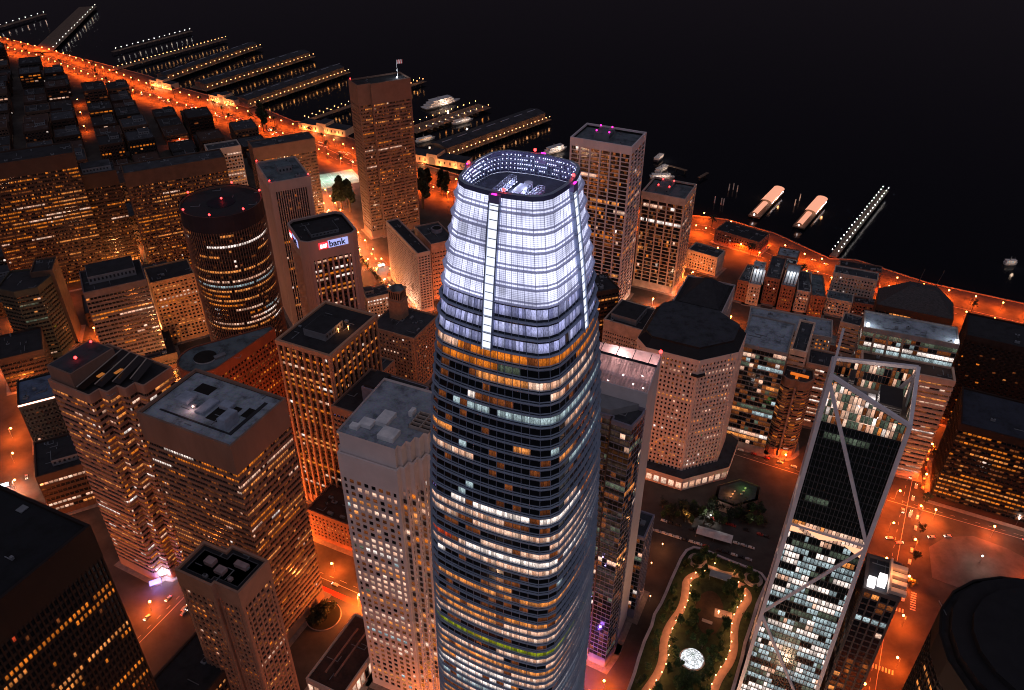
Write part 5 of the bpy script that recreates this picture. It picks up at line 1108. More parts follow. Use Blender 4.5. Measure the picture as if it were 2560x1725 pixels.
def boat(name, label, c, a, L_, W_, decks, mat=None, glowk=None, e_=0):
    r = empty(name, (c[0], c[1], -3), a, label, 'boat'); n = 10; ring0 = []; ring1 = []
    for s_ in (1, -1):
        for i in range(n+1):
            t_ = i/n if s_ == 1 else 1-i/n; wdt = W_/2*(1-max(0, (t_-.6)/.4)**2)*(1 if t_ > .05 else .8); ring0.append((L_*(t_-.5)*.94, s_*-wdt*.75, 0.2)); ring1.append((L_*(t_-.5), s_*-wdt, 3))
    mb = MB(); k_ = len(ring0)
    for i in range(k_): j = (i+1) % k_; mb.quad(ring0[i], ring0[j], ring1[j], ring1[i])
    mb.poly(ring1, 0); mb.build('hull', mat or hull_w, r)
    for d_ in range(decks):
        f = .82-.12*d_; z_ = 3+d_*3; mb = MB(); mb.box(-L_/2*f, L_/2*f*.72, -W_/2*.78+d_*.4, W_/2*.78-d_*.4, z_, z_+2.5, 0); mb.box(-L_/2*f-.6, L_/2*f*.72+.8, -W_/2*.85+d_*.4, W_/2*.85-d_*.4, z_+2.5, z_+2.8, 0); mb.build('cabin', hull_w, r)
        mb = MB()
        for i in range(int(L_/4)):
            x = -L_/2*f*.95+i*(L_*f*.84)/(L_/4)
            for s_ in (-1, 1): y_ = s_*(W_/2*.78-d_*.4+.04); mb.quad((x, y_, z_+.8), (x+2, y_, z_+.8), (x+2, y_, z_+2), (x, y_, z_+2), 0, (x+200.02, 0, x+200.98, 1))
        mb.build('window_row', W[glowk or 'p'], r)
    mb = MB(); mb.cyl((-L_*.1, 0), .5, 3+decks*3, 7+decks*3, 8); mb.bar((L_*.2, 0, 3+decks*3), (L_*.2, 0, 6+decks*3), .2); mb.build('mast', MATS['roof_metal'], r)
    if e_: plight(0, -W_/2-6, 8, e_, (1, .7, .5), r, 1.2)
    return r
boat('river_steamer', 'large white multi-deck paddle steamer moored beside the marina pier', G('C2', 1690, 925), rad(42), 78, 18, 3, None, 'p', 14000)
boat('ferry', 'white ferry glowing at its berth behind the crown of the bright tower', G('C3', 400, 620), rad(40), 44, 11, 2, None, 'h', 9000)
boat('tour_boat', 'small tour boat below the marina pier', G('C2', 1540, 1250), rad(38), 34, 8, 1, None, 'w', 2500)
boat('tour_boat', 'low white tour boat moored on the right side of the marina pier', G('C2', 1880, 1085), rad(38), 40, 9, 1, None, 'h', 3500)
boat('launch', 'lone small boat far out on the right', G('C7', 2215, 805), 0, 15, 6, 1, None, 'c', 1200)
boat('tugboat', 'tugboat with green and white lights at the tip of the fifth pier', G('C2', 530, 725), rad(30), 26, 8, 1, None, 'c', 3000)
boat('dark_ferry', 'dark ferry moored at the tip of the fifth pier', G('C2', 720, 640), rad(30), 44, 11, 1, hull_d, 'd', 0)
boat('work_boat', 'pale work boat behind the white grid towers', G('C3', 1370, 790), rad(50), 30, 9, 1, None, 'g', 2500)
boat('fishing_boat', 'brightly lit fishing boat with booms behind the white grid towers', G('C3', 1340, 690), rad(60), 28, 9, 1, hull_d, 'p', 3500)
boat('white_ferry', 'white ferry with striped roof seen above the short grid tower', G('C3', 1370, 860), rad(0), 34, 10, 1, None, 'h', 3500)
for i in range(9):
    c = G('C2', 1560+i*52, 1130-i*18); boat('marina_boat', 'small boat in the row moored along the marina pier', (c[0]+4, c[1]-8), rad(-35), 12, 3.6, 1, None, 'w', 0)['group'] = 'small boats moored at the marina pier'
# channel posts in the water
for (c, x, y) in (('C3', 1975, 970), ('C3', 2015, 965), ('C3', 2050, 985), ('C3', 1845, 1085), ('C3', 1905, 1100), ('C3', 1925, 1105), ('C7', 293, 225), ('C7', 248, 275)):
    p = G(c, x, y); mb = MB(); mb.cyl(p, .8, -4, 6, 6, r1=.6); o = mb.build('mooring_post', surf('post_pale', (.6, .58, .55), .7)); tag(o, 'pale mooring post standing in the dark water', 'mooring post', 'mooring posts in the bay')

# ---------------------------------------------------------------- streets: markings, lamps, cars
mark = surf('road_paint', (.55, .45, .38), .8, .2, .5); busred = surf('bus_lane_red', (.55, .05, .03), .8, .15)
def strip(name, a, b_, w, z_=.004, mat=None, kind='structure', dash=None):
    ang = math.atan2(b_[1]-a[1], b_[0]-a[0]); L_ = math.dist(a, b_); mb = MB(); s_ = 0
    ex_ = (math.cos(ang), math.sin(ang)); ny_ = (-ex_[1], ex_[0])
    while s_ < L_:
        e_ = min(L_, s_+(dash[0] if dash else L_))
        P = [(a[0]+ex_[0]*u+ny_[0]*v*w/2, a[1]+ex_[1]*u+ny_[1]*v*w/2, z_) for u, v in ((s_, -1), (e_, -1), (e_, 1), (s_, 1))]; mb.quad(*P); s_ += (dash[0]+dash[1]) if dash else L_+1
    o = mb.build(name, mat or mark); o['kind'] = kind; return o
def crosswalk(c, ang, L_, n, w=3.2):
    mb = MB()
    for i in range(n):
        t_ = (i+.5)/n-.5; mb.obox((c[0]+math.cos(ang)*L_*t_, c[1]+math.sin(ang)*L_*t_), ang+math.pi/2, w, L_/n*.5, .006, .012)
    o = mb.build('crosswalk', mark); o['kind'] = 'structure'
SOMA, NOR = rad(65), rad(28)
def ray(p, ang, d): return (p[0]+math.cos(ang)*d, p[1]+math.sin(ang)*d)
STREETS = [ # name, points, half width, lamp spacing, energy
 ('embarcadero', [(-1120, 1735), (-1053, 1690), (-890, 1585), (-640, 1380), (-465, 1262), (-318, 1160), (-235, 1075), (-140, 1010), (-60, 950), (60, 905), (160, 885), (230, 865), (308, 765), (417, 697), (503, 650), (700, 560)], 20, 24, 30000),
 ('market', [(-330, 66), (-165, 420), (-75, 613), (20, 817), (60, 900)], 11, 36, 22000),
 ('mission', [(-120, 60), (-35, 240), (100, 530), (200, 745), (240, 850)], 9, 40, 22000),
 ('howard', [(160, 165), (210, 272), (240, 330), (290, 423), (327, 490), (420, 690)], 9, 36, 15000),
 ('folsom', [(330, 300), (460, 560), (520, 640)], 9, 55, 14000),
 ('cross_a', [(-250, 405), (-110, 340), (0, 287), (57, 258), (178, 203), (300, 145)], 8, 36, 24000),
 ('cross_b', [(-90, 601), (57, 531), (171, 468), (216, 445), (350, 383), (420, 350)], 8, 36, 24000),
 ('cross_c', [(-10, 760), (90, 715), (230, 650), (330, 600), (450, 545)], 8, 40, 20000),
 ('left_street', [(-480, 880), (-387, 720), (-361, 668), (-297, 548), (-262, 480)], 9, 26, 15000),
 ('left_edge', [(-520, 720), (-461, 613), (-430, 557), (-395, 500), (-330, 385), (-275, 290)], 8, 30, 13000),
 ('drumm', [(-250, 960), (-200, 860), (-168, 800), (-131, 735), (-98, 672)], 8, 24, 14000),
 ('pine', [(-480, 585), (-410, 622), (-340, 660), (-230, 718), (-150, 760), (-60, 808)], 7, 40, 12000),
 ('calif', [(-560, 640), (-480, 683), (-380, 722), (-250, 792), (-190, 822), (-100, 870)], 7, 45, 12000),
 ('front', [(-380, 560), (-262, 480), (-200, 415), (-140, 370)], 7, 38, 12000),
 ('sac', [(-560, 780), (-400, 865), (-250, 950), (-200, 975)], 7, 60, 8000),
 ('far_a', [(-560, 1270), (-480, 1110), (-400, 960), (-350, 870)], 7, 65, 5000),
 ('far_b', [(-740, 1350), (-640, 1160), (-560, 1010), (-480, 880)], 7, 70, 4500)]
cnt = 0; EK = {'embarcadero': 1.0, 'left_street': .8, 'drumm': .9, 'howard': .08, 'folsom': .1, 'cross_b': .28, 'cross_a': .9, 'market': .85, 'front': 1.0, 'left_edge': .7, 'mission': .6, 'pine': .4, 'calif': .3, 'cross_c': .4}
for nm, pts_, hw, sp, en in STREETS:
    emb = nm == 'embarcadero'
    lab = {'embarcadero': 'orange street lamp along the curving waterfront boulevard', 'left_street': 'orange street lamp on the bright street left of the round tower', 'howard': 'orange street lamp on the avenue right of the braced tower'}.get(nm, 'orange street lamp in the streets between the towers')
    gl = {'embarcadero': 'lamps along the waterfront boulevard', 'left_street': 'lamps on the bright left street', 'howard': 'lamps on the right-hand avenue'}.get(nm, 'lamps in the streets between the towers')
    for k_, (a, b_) in enumerate(zip(pts_[:-1], pts_[1:])):
        L_ = math.dist(a, b_); ang = math.atan2(b_[1]-a[1], b_[0]-a[0]); n = max(1, round(L_/sp))
        if emb:
            strip('lane_line', ray(a, ang+math.pi/2, -9), ray(b_, ang+math.pi/2, -9), .5, .006, dash=(6, 6)); strip('lane_line', ray(a, ang+math.pi/2, 4), ray(b_, ang+math.pi/2, 4), .5, .006)
        elif nm in ('howard', 'cross_b', 'left_street', 'cross_a', 'market'): strip('lane_line', a, b_, .3, .006, mat=mark); strip('lane_line', ray(a, ang+math.pi/2, 3.4), ray(b_, ang+math.pi/2, 3.4), .2, .006, dash=(3, 5))
        sides = (-1, 1) if nm in ('left_street', 'drumm', 'howard', 'embarcadero') else ((-1,) if k_ % 2 else (1,))
        for i in range(n):
            for s_ in sides:
                t_ = (i+.5+.25*(s_ > 0))*L_/n; c = ray(ray(a, ang, t_), ang+math.pi/2, s_*hw)
                if inside(c[0], c[1], 1.0) or c[1] < 60: continue
                
                cnt += 1
                col = (1, .105, .006) if emb else ((1, .40, .12) if nm in ('drumm', 'left_street') else (1, .22, .035))
                if not emb and cnt % 5 == 0: col = (1, .62, .38)
                lamp('street', c[0], c[1], 0, ang - math.pi/2*s_, lab, gl, en*EK.get(nm, .25)*(0.95 if emb else (0.9 if cnt % 2 else 3.2))*RND.uniform(.7, 1.3), col, spot=(emb or cnt % 2 != 0))
print('street lamps', cnt)
crosswalk((238, 326), rad(-25), 18, 10); crosswalk((215, 283), rad(-25), 18, 10); crosswalk((-300, 541), rad(28), 20, 10); crosswalk((-379, 716), rad(28), 20, 9); crosswalk((-118, 655), rad(65), 16, 9); crosswalk((-152, 760), rad(28), 16, 8); crosswalk((300, 660), rad(-25), 18, 9); crosswalk((255, 330), rad(65), 16, 8)
strip('bus_lane', (-128, 341), (-84, 320), 3.6, .005, busred)
strip('light_rail_bed', (-630, 1385), (-310, 1140), 7, .005, surf('tram_bed', (.16, .09, .06), .8)); 
pz = [at('D7', x, y, .1) for x, y in ((1450, 280), (1600, 190), (1850, 180), (2150, 290), (2400, 420), (2400, 640), (1700, 640), (1480, 560))]
if sum((pz[i][0]*pz[(i+1) % 8][1]-pz[(i+1) % 8][0]*pz[i][1]) for i in range(8)) < 0: pz = pz[::-1]
mb = MB(); mb.prism(pz, 0.0, .14, 0, bot=False); struct(mb.build('plaza', surf('plaza_paving', (.10, .08, .075), .8, .3, .12)))
mb = MB()
for x, y in ((1900, 430), (2230, 90)):
    p = at('D7', x, y, 0); r = empty('plaza_lamp', (p[0], p[1], .14), 0, 'white-hot plaza lamp near the black curved building' if x < 2000 else 'white lamp on the pavement at the far right edge', 'lamp'); m_ = MB(); m_.cyl((0, 0), .15, 0, 7, 6); m_.build('pole', MATS['roof_metal'], r); m_ = MB(); m_.ball((0, 0, 7.4), .55); m_.build('lamp_head', lwh, r); plight(0, 0, 8.4, 4200, (1, .75, .6), r, .5)
# parked and moving cars
carp = [surf('car_silver', (.4, .4, .42), .35, .1, spec=.6), surf('car_black', (.02, .02, .022), .3, .1, spec=.6), surf('car_white', (.65, .63, .6), .35, .1, spec=.6), surf('car_red', (.3, .03, .02), .35, .1, spec=.6)]
def make_car(mat):
    t = empty('parked_car', (0, 0, -500), 0, 'car', 'car'); mb = MB()
    P = [(-2.2, .35), (-2.25, .8), (-2.1, .98), (-1.5, 1.02), (-1.0, 1.45), (.5, 1.47), (1.15, 1.0), (2.1, .85), (2.28, .6), (2.25, .35)]
    for (p0, p1) in zip(P[:-1], P[1:]):
        ins_ = lambda p: .72 if p[1] > 1.2 else .9
        mb.quad((p0[0], -ins_(p0), p0[1]), (p0[0], ins_(p0), p0[1]), (p1[0], ins_(p1), p1[1]), (p1[0], -ins_(p1), p1[1]))
    for s_ in (-1, 1): mb.poly([(p[0], s_*(.72 if p[1] > 1.2 else .9), p[1]) for p in (P if s_ > 0 else P[::-1])])
    mb.poly([(-2.2, -.9, .35), (-2.2, .9, .35), (2.25, .9, .35), (2.25, -.9, .35)]); mb.build('body', mat, t)
    mb = MB(); 
    for s_ in (-1, 1): mb.quad((-1.3, s_*.82, 1.05), (.9, s_*.82, 1.05), (.4, s_*.735, 1.42), (-.95, s_*.735, 1.42))
    mb.quad((.55, -.68, 1.44), (1.12, -.8, 1.04), (1.12, .8, 1.04), (.55, .68, 1.44)); mb.build('window_glass', GLS, t)
    for x in (-1.35, 1.4):
        for s_ in (-1, 1):
            mb = MB(); n = 8; c_ = [(x+.33*math.cos(2*math.pi*i/n), .33+.33*math.sin(2*math.pi*i/n)) for i in range(n)]
            mb.poly([(q_[0], s_*.93, q_[1]) for q_ in c_]); 
            for i in range(n): j = (i+1) % n; mb.quad((c_[i][0], s_*.93, c_[i][1]), (c_[j][0], s_*.93, c_[j][1]), (c_[j][0], s_*.7, c_[j][1]), (c_[i][0], s_*.7, c_[i][1]))
            mb.build('wheel', MATS['core'], t)
    return t
hl = glow('headlight', (1, .85, .75), 14); tl = glow('taillight', (1, .02, .01), 8)
def add_lights(t):
    for s_ in (-.6, .6):
        mb = MB(); mb.ball((2.3, s_, .7), .2, 5, 3); mb.build('headlight', hl, t); mb = MB(); mb.ball((-2.28, s_, .8), .17, 5, 3); mb.build('taillight', tl, t)
cp = [make_car(m_) for m_ in carp]; dv = make_car(carp[0]); dv.name = 'driving_car'; add_lights(dv); used_ = set()
def car(i, x, y, ang, lab, g_):
    p = cp[i % 4] if i >= 0 else dv; k_ = i % 4 if i >= 0 else 'd'
    if k_ not in used_: p.location = (x, y, 0); p.rotation_euler = (0, 0, ang); used_.add(k_); p['label'] = lab; p['group'] = g_; return
    dup(p, (x, y, 0), ang, lab)['group'] = g_
cr_ = random.Random(3)
for (p, q, off, n, lb, g_) in (((-361, 668), (-297, 548), 7.4, 16, 'parked car along the bright left street', 'cars parked along the bright left street'), ((-361, 668), (-297, 548), -7.4, 14, 'parked car along the bright left street', 'cars parked along the bright left street'),
    ((240, 330), (327, 490), -7.2, 16, 'parked car on the right-hand avenue', 'cars parked on the right-hand avenue'), ((-165, 795), (-105, 685), 6.6, 10, 'parked car near the bank tower street', 'cars parked on the street behind the bank tower'),
    ((171, 468), (216, 445), 6.6, 5, 'parked car on the orange side street', 'cars parked on the orange side street'), ((-420, 545), (-350, 425), 6.5, 12, 'parked car on the left edge street', 'cars parked on the left edge street'), ((95, 390), (165, 360), 0, 16, 'car in the dark lot beside the park', 'cars in the dark lot'), ((105, 398), (165, 372), 0, 13, 'car in the dark lot beside the park', 'cars in the dark lot'), ((140, 400), (178, 382), 0, 9, 'car in the dark lot beside the park', 'cars in the dark lot')):
    ang = math.atan2(q[1]-p[1], q[0]-p[0]); L_ = math.dist(p, q)
    for i in range(n):
        if cr_.random() < .15: continue
        c = ray(ray(p, ang, (i+.5)*L_/n), ang+math.pi/2, off)
        if not inside(c[0], c[1], 1): car(cr_.randrange(4), c[0], c[1], ang+(math.pi if off > 0 else 0), lb, g_)
for (p, q, n) in (((-630, 1375), (-310, 1150), 20), ((-310, 1150), (-140, 1005), 20), ((230, 860), (417, 690), 12), ((417, 690), (700, 555), 7), ((240, 330), (327, 490), 10), ((-100, 560), (-60, 650), 4), ((-420, 545), (-350, 425), 5), ((60, 530), (216, 445), 5), ((-250, 242), (-190, 366), 8), ((255, 380), (350, 383), 4), ((330, 395), (420, 352), 5), ((-340, 640), (-300, 560), 3), ((-150, 770), (-110, 695), 3), ((-128, 345), (-90, 327), 2), ((300, 640), (330, 700), 4)):
    ang = math.atan2(q[1]-p[1], q[0]-p[0]); L_ = math.dist(p, q)
    for i in range(n):
        s_ = cr_.choice((-1, 1)); c = ray(ray(p, ang, cr_.uniform(0, L_)), ang+math.pi/2, s_*cr_.uniform(2, 3 if n < 5 or n == 10 else 12)); car(-1, c[0], c[1], ang+(0 if s_ < 0 else math.pi), 'car with its lights on, driving through the city streets', 'cars driving with lights on')
# ---------------------------------------------------------------- trees
def leafmat(name, col):
    if name in MATS: return MATS[name]
    m, nt, b = nodes(name); N = nt.nodes; L = nt.links
    g = N.new('ShaderNodeNewGeometry'); r = N.new('ShaderNodeValToRGB'); r.color_ramp.elements[0].color = tuple(c*.45 for c in col)+(1,); r.color_ramp.elements[1].color = tuple(c*1.6 for c in col)+(1,)
    L.new(g.outputs['Random Per Island'], r.inputs[0]); L.new(r.outputs[0], b.inputs['Base Color']); b.inputs['Roughness'].default_value = .8; MATS[name] = m; return m
leaf = leafmat('leaf_green', (.05, .085, .02)); leafd = leafmat('leaf_dark', (.02, .028, .012)); bark = surf('bark', (.09, .06, .04), .9)
def make_tree(label, kind, h, r, n, lm, seed):
    q_ = random.Random(seed); t = empty({'round': 'tree', 'tall': 'poplar_tree', 'palm': 'palm_tree'}[kind], (0, 0, -500), 0, label, 'tree'); mb = MB()
    mb.cyl((0, 0), h*.03+.08, 0, h*(.9 if kind == 'palm' else .6), 6, r1=h*.012+.04)
    if kind != 'palm':
        for i in range(5): a = q_.uniform(0, 6.28); mb.bar((0, 0, h*.35), (math.cos(a)*r*.6, math.sin(a)*r*.6, h*q_.uniform(.55, .75)), .12)
    mb.build('trunk', bark, t); mb = MB()
    if kind == 'palm':
        for i in range(26):
            a = i*2.4; dr = q_.uniform(-.5, .6); px_, pz_ = 0, h*.9; w_ = .35
            for s_ in range(5):
                nx_ = px_+r*.22; nz_ = h*.9 + r*(.5+dr)*math.sin(math.pi*min(1, nx_/r*.62))-nx_*nx_/r*.45
                c_, s1 = math.cos(a), math.sin(a)
                mb.quad((px_*c_-w_*s1, px_*s1+w_*c_, pz_), (px_*c_+w_*s1, px_*s1-w_*c_, pz_-.1), (nx_*c_+w_*s1, nx_*s1-w_*c_, nz_-.1), (nx_*c_-w_*s1, nx_*s1+w_*c_, nz_)); px_, pz_ = nx_, nz_
    else:
        cl = []
        for i in range(14):
            a = q_.uniform(0, 6.28); rr_ = r*q_.uniform(.15, .75); zc_ = h*(q_.uniform(.42, .9) if kind == 'round' else q_.uniform(.15, .95)); k_ = 1 if kind == 'round' else (1.15-zc_/h)
            cl.append((math.cos(a)*rr_*k_, math.sin(a)*rr_*k_, zc_, r*q_.uniform(.28, .5)*(k_+.2)))
        for i in range(n):
            c = q_.choice(cl); th = q_.uniform(0, 6.28); ph = math.acos(q_.uniform(-1, 1)); d_ = c[3]*q_.random()**.4; s_ = q_.uniform(.22, .5)*(h/9)
            x, y, z_ = c[0]+d_*math.sin(ph)*math.cos(th), c[1]+d_*math.sin(ph)*math.sin(th), c[2]+d_*math.cos(ph)*(1 if kind == 'round' else 1.8)
            u_ = Vector((q_.uniform(-1, 1), q_.uniform(-1, 1), q_.uniform(-.5, .5))).normalized()*s_; v_ = u_.orthogonal().normalized()*s_*.8; o_ = Vector((x, y, z_)); mb.quad(tuple(o_-u_-v_), tuple(o_+u_-v_), tuple(o_+u_+v_), tuple(o_-u_+v_))
    mb.build('crown', lm, t); return t
TP = {'r1': make_tree('tree', 'round', 8, 3.4, 420, leaf, 1), 'r2': make_tree('tree', 'round', 10, 4.2, 520, leaf, 2), 'd1': make_tree('tree', 'tall', 34, 8, 900, leafd, 3), 'p1': make_tree('tree', 'palm', 13, 4.2, 0, leafd, 4), 's1': make_tree('tree', 'round', 9, 3.6, 300, leafd, 5)}
tused = set()
def tree(k_, x, y, z_, lab, g_, s_=1.0):
    p = TP[k_]
    if k_ not in tused: tused.add(k_); p.location = (x, y, z_); p['label'] = lab; p['group'] = g_; p.scale = (s_,)*3; return
    dup(p, (x, y, z_), RND.uniform(0, 6.28), lab, (s_, s_, s_*RND.uniform(.9, 1.15)))['group'] = g_
for (c, x, y, s_) in (('C5', 780, 330, 1.0), ('C5', 830, 300, .8), ('C5', 860, 360, .9), ('C5', 740, 340, .7), ('C5', 1520, 330, 1.1), ('C5', 1570, 220, .9), ('C5', 1690, 210, .85), ('C5', 1740, 230, .8), ('C2', 70, 1200, 1.0), ('C2', 100, 1190, .8)):
    p = at(c, x, y, 0)
    if not inside(*p, -2): tree('d1', p[0], p[1], 0, 'tall dark tree by the park behind the bank tower', 'tall dark trees near the waterfront', s_*1.25)
pl_ = STREETS[0][1]
for a, b_ in zip(pl_[:-1], pl_[1:]):
    L_ = math.dist(a, b_); ang = math.atan2(b_[1]-a[1], b_[0]-a[0])
    for i in range(int(L_/34)):
        c = ray(ray(a, ang, i*34+8), ang+math.pi/2, RND.choice((-2, 14, -16))); tree('p1', c[0], c[1], 0, 'palm tree along the waterfront boulevard', 'palms along the waterfront boulevard', RND.uniform(.8, 1.15))
for (p, q, off, n) in (((-361, 668), (-297, 548), 10.5, 8), ((-361, 668), (-297, 548), -10.5, 6), ((-165, 795), (-105, 685), -8.5, 12), ((240, 330), (327, 490), -10.5, 6), ((-170, 405), (-90, 575), 12, 9)):
    ang = math.atan2(q[1]-p[1], q[0]-p[0]); L_ = math.dist(p, q)
    for i in range(n):
        c = ray(ray(p, ang, (i+RND.uniform(.3, .7))*L_/n), ang+math.pi/2, off)
        if not inside(*c, 2): tree('s1', c[0], c[1], 0, 'street tree on the pavement', 'street trees between the towers', RND.uniform(.7, 1.1))
# ---------------------------------------------------------------- rooftop park
PZ = 20.0
edge = [('D6', 1580, 320), ('D6', 1530, 390), ('D6', 1490, 480), ('D6', 1440, 590), ('D6', 1400, 690), ('D6', 1350, 800), ('D6', 1290, 900), ('D6', 1265, 1000), ('D6', 1200, 1140), ('D6', 1150, 1290), ('D6', 1110, 1430), ('D6', 1060, 1568), ('D6', 980, 1800),
        ('D6', 1900, 1800), ('D6', 1980, 1568), ('D6', 2060, 1290), ('D6', 2090, 1150), ('D6', 2160, 940), ('D6', 2200, 800), ('D6', 2250, 690), ('D6', 2290, 600), ('D6', 2240, 530), ('D6', 2130, 480), ('D6', 1900, 390), ('D6', 1720, 310), ('D6', 1640, 295)]
ep = [at(c, x, y, PZ) for c, x, y in edge]
if sum((ep[i][0]*ep[(i+1) % len(ep)][1]-ep[(i+1) % len(ep)][0]*ep[i][1]) for i in range(len(ep))) < 0: ep = ep[::-1]
PK = empty('transit_deck', (0, 0, 0), 0, 'elevated transit building with a wavy pale edge under the rooftop park', 'building')
mb = MB(); mb.prism(ep, .3, PZ-.3, 0, cap=False); mb.build('wall', surf('deck_wall', (.25, .22, .22), .8), PK)
mb = MB(); o1 = offset(ep, 1.4); n = len(ep); i1 = offset(ep, -.4)
for i in range(n): j = (i+1) % n; mb.quad((o1[i][0], o1[i][1], PZ+1), (o1[j][0], o1[j][1], PZ+1), (i1[j][0], i1[j][1], PZ+1.2), (i1[i][0], i1[i][1], PZ+1.2)); mb.quad((ep[i][0], ep[i][1], 9), (ep[j][0], ep[j][1], 9), (o1[j][0], o1[j][1], PZ+1), (o1[i][0], o1[i][1], PZ+1))
mb.build('wavy_edge', surf('edge_rose_white', (.62, .48, .46), .7), PK)
mb = MB(); mb.poly([(p[0], p[1], PZ-.3) for p in ep]); lawn = mb.build('park_soil', surf('soil_green', (.03, .038, .014), .9, .5, .25)); struct(lawn)
pathm = surf('path_rose', (.30, .17, .13), .85, .15, .3)
def ribbon(name, pts_, w, z_, mat, n_sub=4):
    sm = []
    for i in range(len(pts_)-1):
        p0, p1, p2, p3 = pts_[max(0, i-1)], pts_[i], pts_[i+1], pts_[min(len(pts_)-1, i+2)]
        for k_ in range(n_sub):
            t = k_/n_sub; sm.append(tuple(.5*((2*p1[d])+(-p0[d]+p2[d])*t+(2*p0[d]-5*p1[d]+4*p2[d]-p3[d])*t*t+(-p0[d]+3*p1[d]-3*p2[d]+p3[d])*t**3) for d in (0, 1)))
    sm.append(pts_[-1]); mb = MB(); L, Rr = [], []
    for i, p in enumerate(sm):
        a, b_ = sm[max(0, i-1)], sm[min(len(sm)-1, i+1)]; l = math.dist(a, b_) or 1; nx_, ny_ = -(b_[1]-a[1])/l, (b_[0]-a[0])/l; L.append((p[0]+nx_*w/2, p[1]+ny_*w/2, z_)); Rr.append((p[0]-nx_*w/2, p[1]-ny_*w/2, z_))
    for i in range(len(sm)-1): mb.quad(Rr[i], Rr[i+1], L[i+1], L[i])
    o = mb.build(name, mat); struct(o); return o
LL = [(1645, 545), (1605, 597), (1600, 660), (1590, 730), (1572, 796), (1545, 857), (1508, 918), (1468, 976), (1435, 1048), (1413, 1123), (1407, 1204), (1400, 1286), (1377, 1367), (1340, 1441), (1290, 1514), (1230, 1600)]
RL = [(1724, 527), (2029, 628), (2083, 690), (2087, 750), (2053, 802), (2019, 856), (1989, 921), (1969, 1003), (1965, 1083), (1965, 1166), (1949, 1248), (1916, 1325), (1868, 1393), (1823, 1467), (1788, 1547), (1750, 1640)]
sA = lambda x, y: at('D6', x, y, PZ)
ribbon('park_path', [sA(1680, 520)]+[sA(x-36-(8 if y > 900 else 0), y+6) for x, y in LL], 4.6, PZ-.12, pathm); ribbon('park_path', [sA(2075, 600)]+[sA(x+38, y+6) for x, y in RL[1:]], 4.4, PZ-.12, pathm); ribbon('park_path', [sA(1700, 430), sA(1830, 480), sA(1900, 510), sA(2080, 545)], 3.4, PZ-.12, surf('path_pale', (.35, .25, .2), .85))
for x, y in LL+RL+[(1817, 460), (1999, 523)]:
    p = sA(x, y); lamp('park', p[0], p[1], PZ-.3, 0, 'small warm globe lamp along the rooftop park paths', 'globe lamps along the park paths', 750, (1, .42, .16))
for (x, y, lb) in ((1672, 400, 'round tree planter with a pale stone ring, left one at the head of the park'), (2172, 570, 'round tree planter with a pale stone ring, right one at the head of the park')):
    p = sA(x, y); r = empty('round_planter', (p[0], p[1], PZ-.28), 0, lb, 'planter'); mb = MB(); mb.cyl((0, 0), 6.0, 0, .35, 28, 0); mb.cyl((0, 0), 4.6, .36, .9, 24, 0); mb.build('stone_ring', surf('ring_stone', (.40, .30, .26), .85), r); mb = MB(); mb.cyl((0, 0), 3.9, .91, 1.0, 24); mb.build('soil', MATS['soil_green'], r)
    for k_ in range(5): tree('r1', p[0]+RND.uniform(-2, 2), p[1]+RND.uniform(-2, 2), PZ+.5, 'tree packed into a round stone planter of the rooftop park', 'trees in the round park planters', .55)
# dome
dp_ = sA(1622, 1290); DM = empty('glass_dome', (dp_[0], dp_[1], PZ-.3), rad(65), 'brightly lit white glass dome in the rooftop park', 'dome')
mb = MB(); n, k_ = 28, 8; rx_, ry_, hz = 6.4, 6.4, 4.4
domem = lit('dome_glass', (.92, .96, 1.0), 1.5, .45, 'AUTO')
for i in range(k_):
    for j in range(n):
        def P(a, b_): t = math.pi/2*a/k_; f = 2*math.pi*b_/n; return (rx_*math.cos(t)*math.cos(f), ry_*math.cos(t)*math.sin(f), hz*math.sin(t)+.3)
        UID[0] += 1; mb.quad(P(i, j), P(i, j+1), P(i+1, j+1), P(i+1, j), 0, (UID[0]+.3, .4, UID[0]+.5, .6))
mb.build('glass_shell', domem, DM); mb = MB()
for j in range(14):
    f = 2*math.pi*j/14
    for i in range(k_): a0, a1 = math.pi/2*i/k_, math.pi/2*(i+1)/k_; mb.bar((6.46*math.cos(a0)*math.cos(f), 6.46*math.cos(a0)*math.sin(f), 4.46*math.sin(a0)+.3), (6.46*math.cos(a1)*math.cos(f), 6.46*math.cos(a1)*math.sin(f), 4.46*math.sin(a1)+.3), .12)
for i in range(1, k_, 2):
    a0 = math.pi/2*i/k_
    for j in range(n): f0, f1 = 2*math.pi*j/n, 2*math.pi*(j+1)/n; mb.bar((6.46*math.cos(a0)*math.cos(f0), 6.46*math.cos(a0)*math.sin(f0), 4.46*math.sin(a0)+.3), (6.46*math.cos(a0)*math.cos(f1), 6.46*math.cos(a0)*math.sin(f1), 4.46*math.sin(a0)+.3), .12)
mb.build('dome_ribs', surf('dome_rib', (.12, .14, .12), .5), DM); mb = MB(); mb.cyl((0, 0), 7.2, 0, .4, 28); mb.build('base_ring', MATS['ring_stone'], DM)
plight(0, 0, 7.5, 500, (.9, 1, .95), DM, 1)
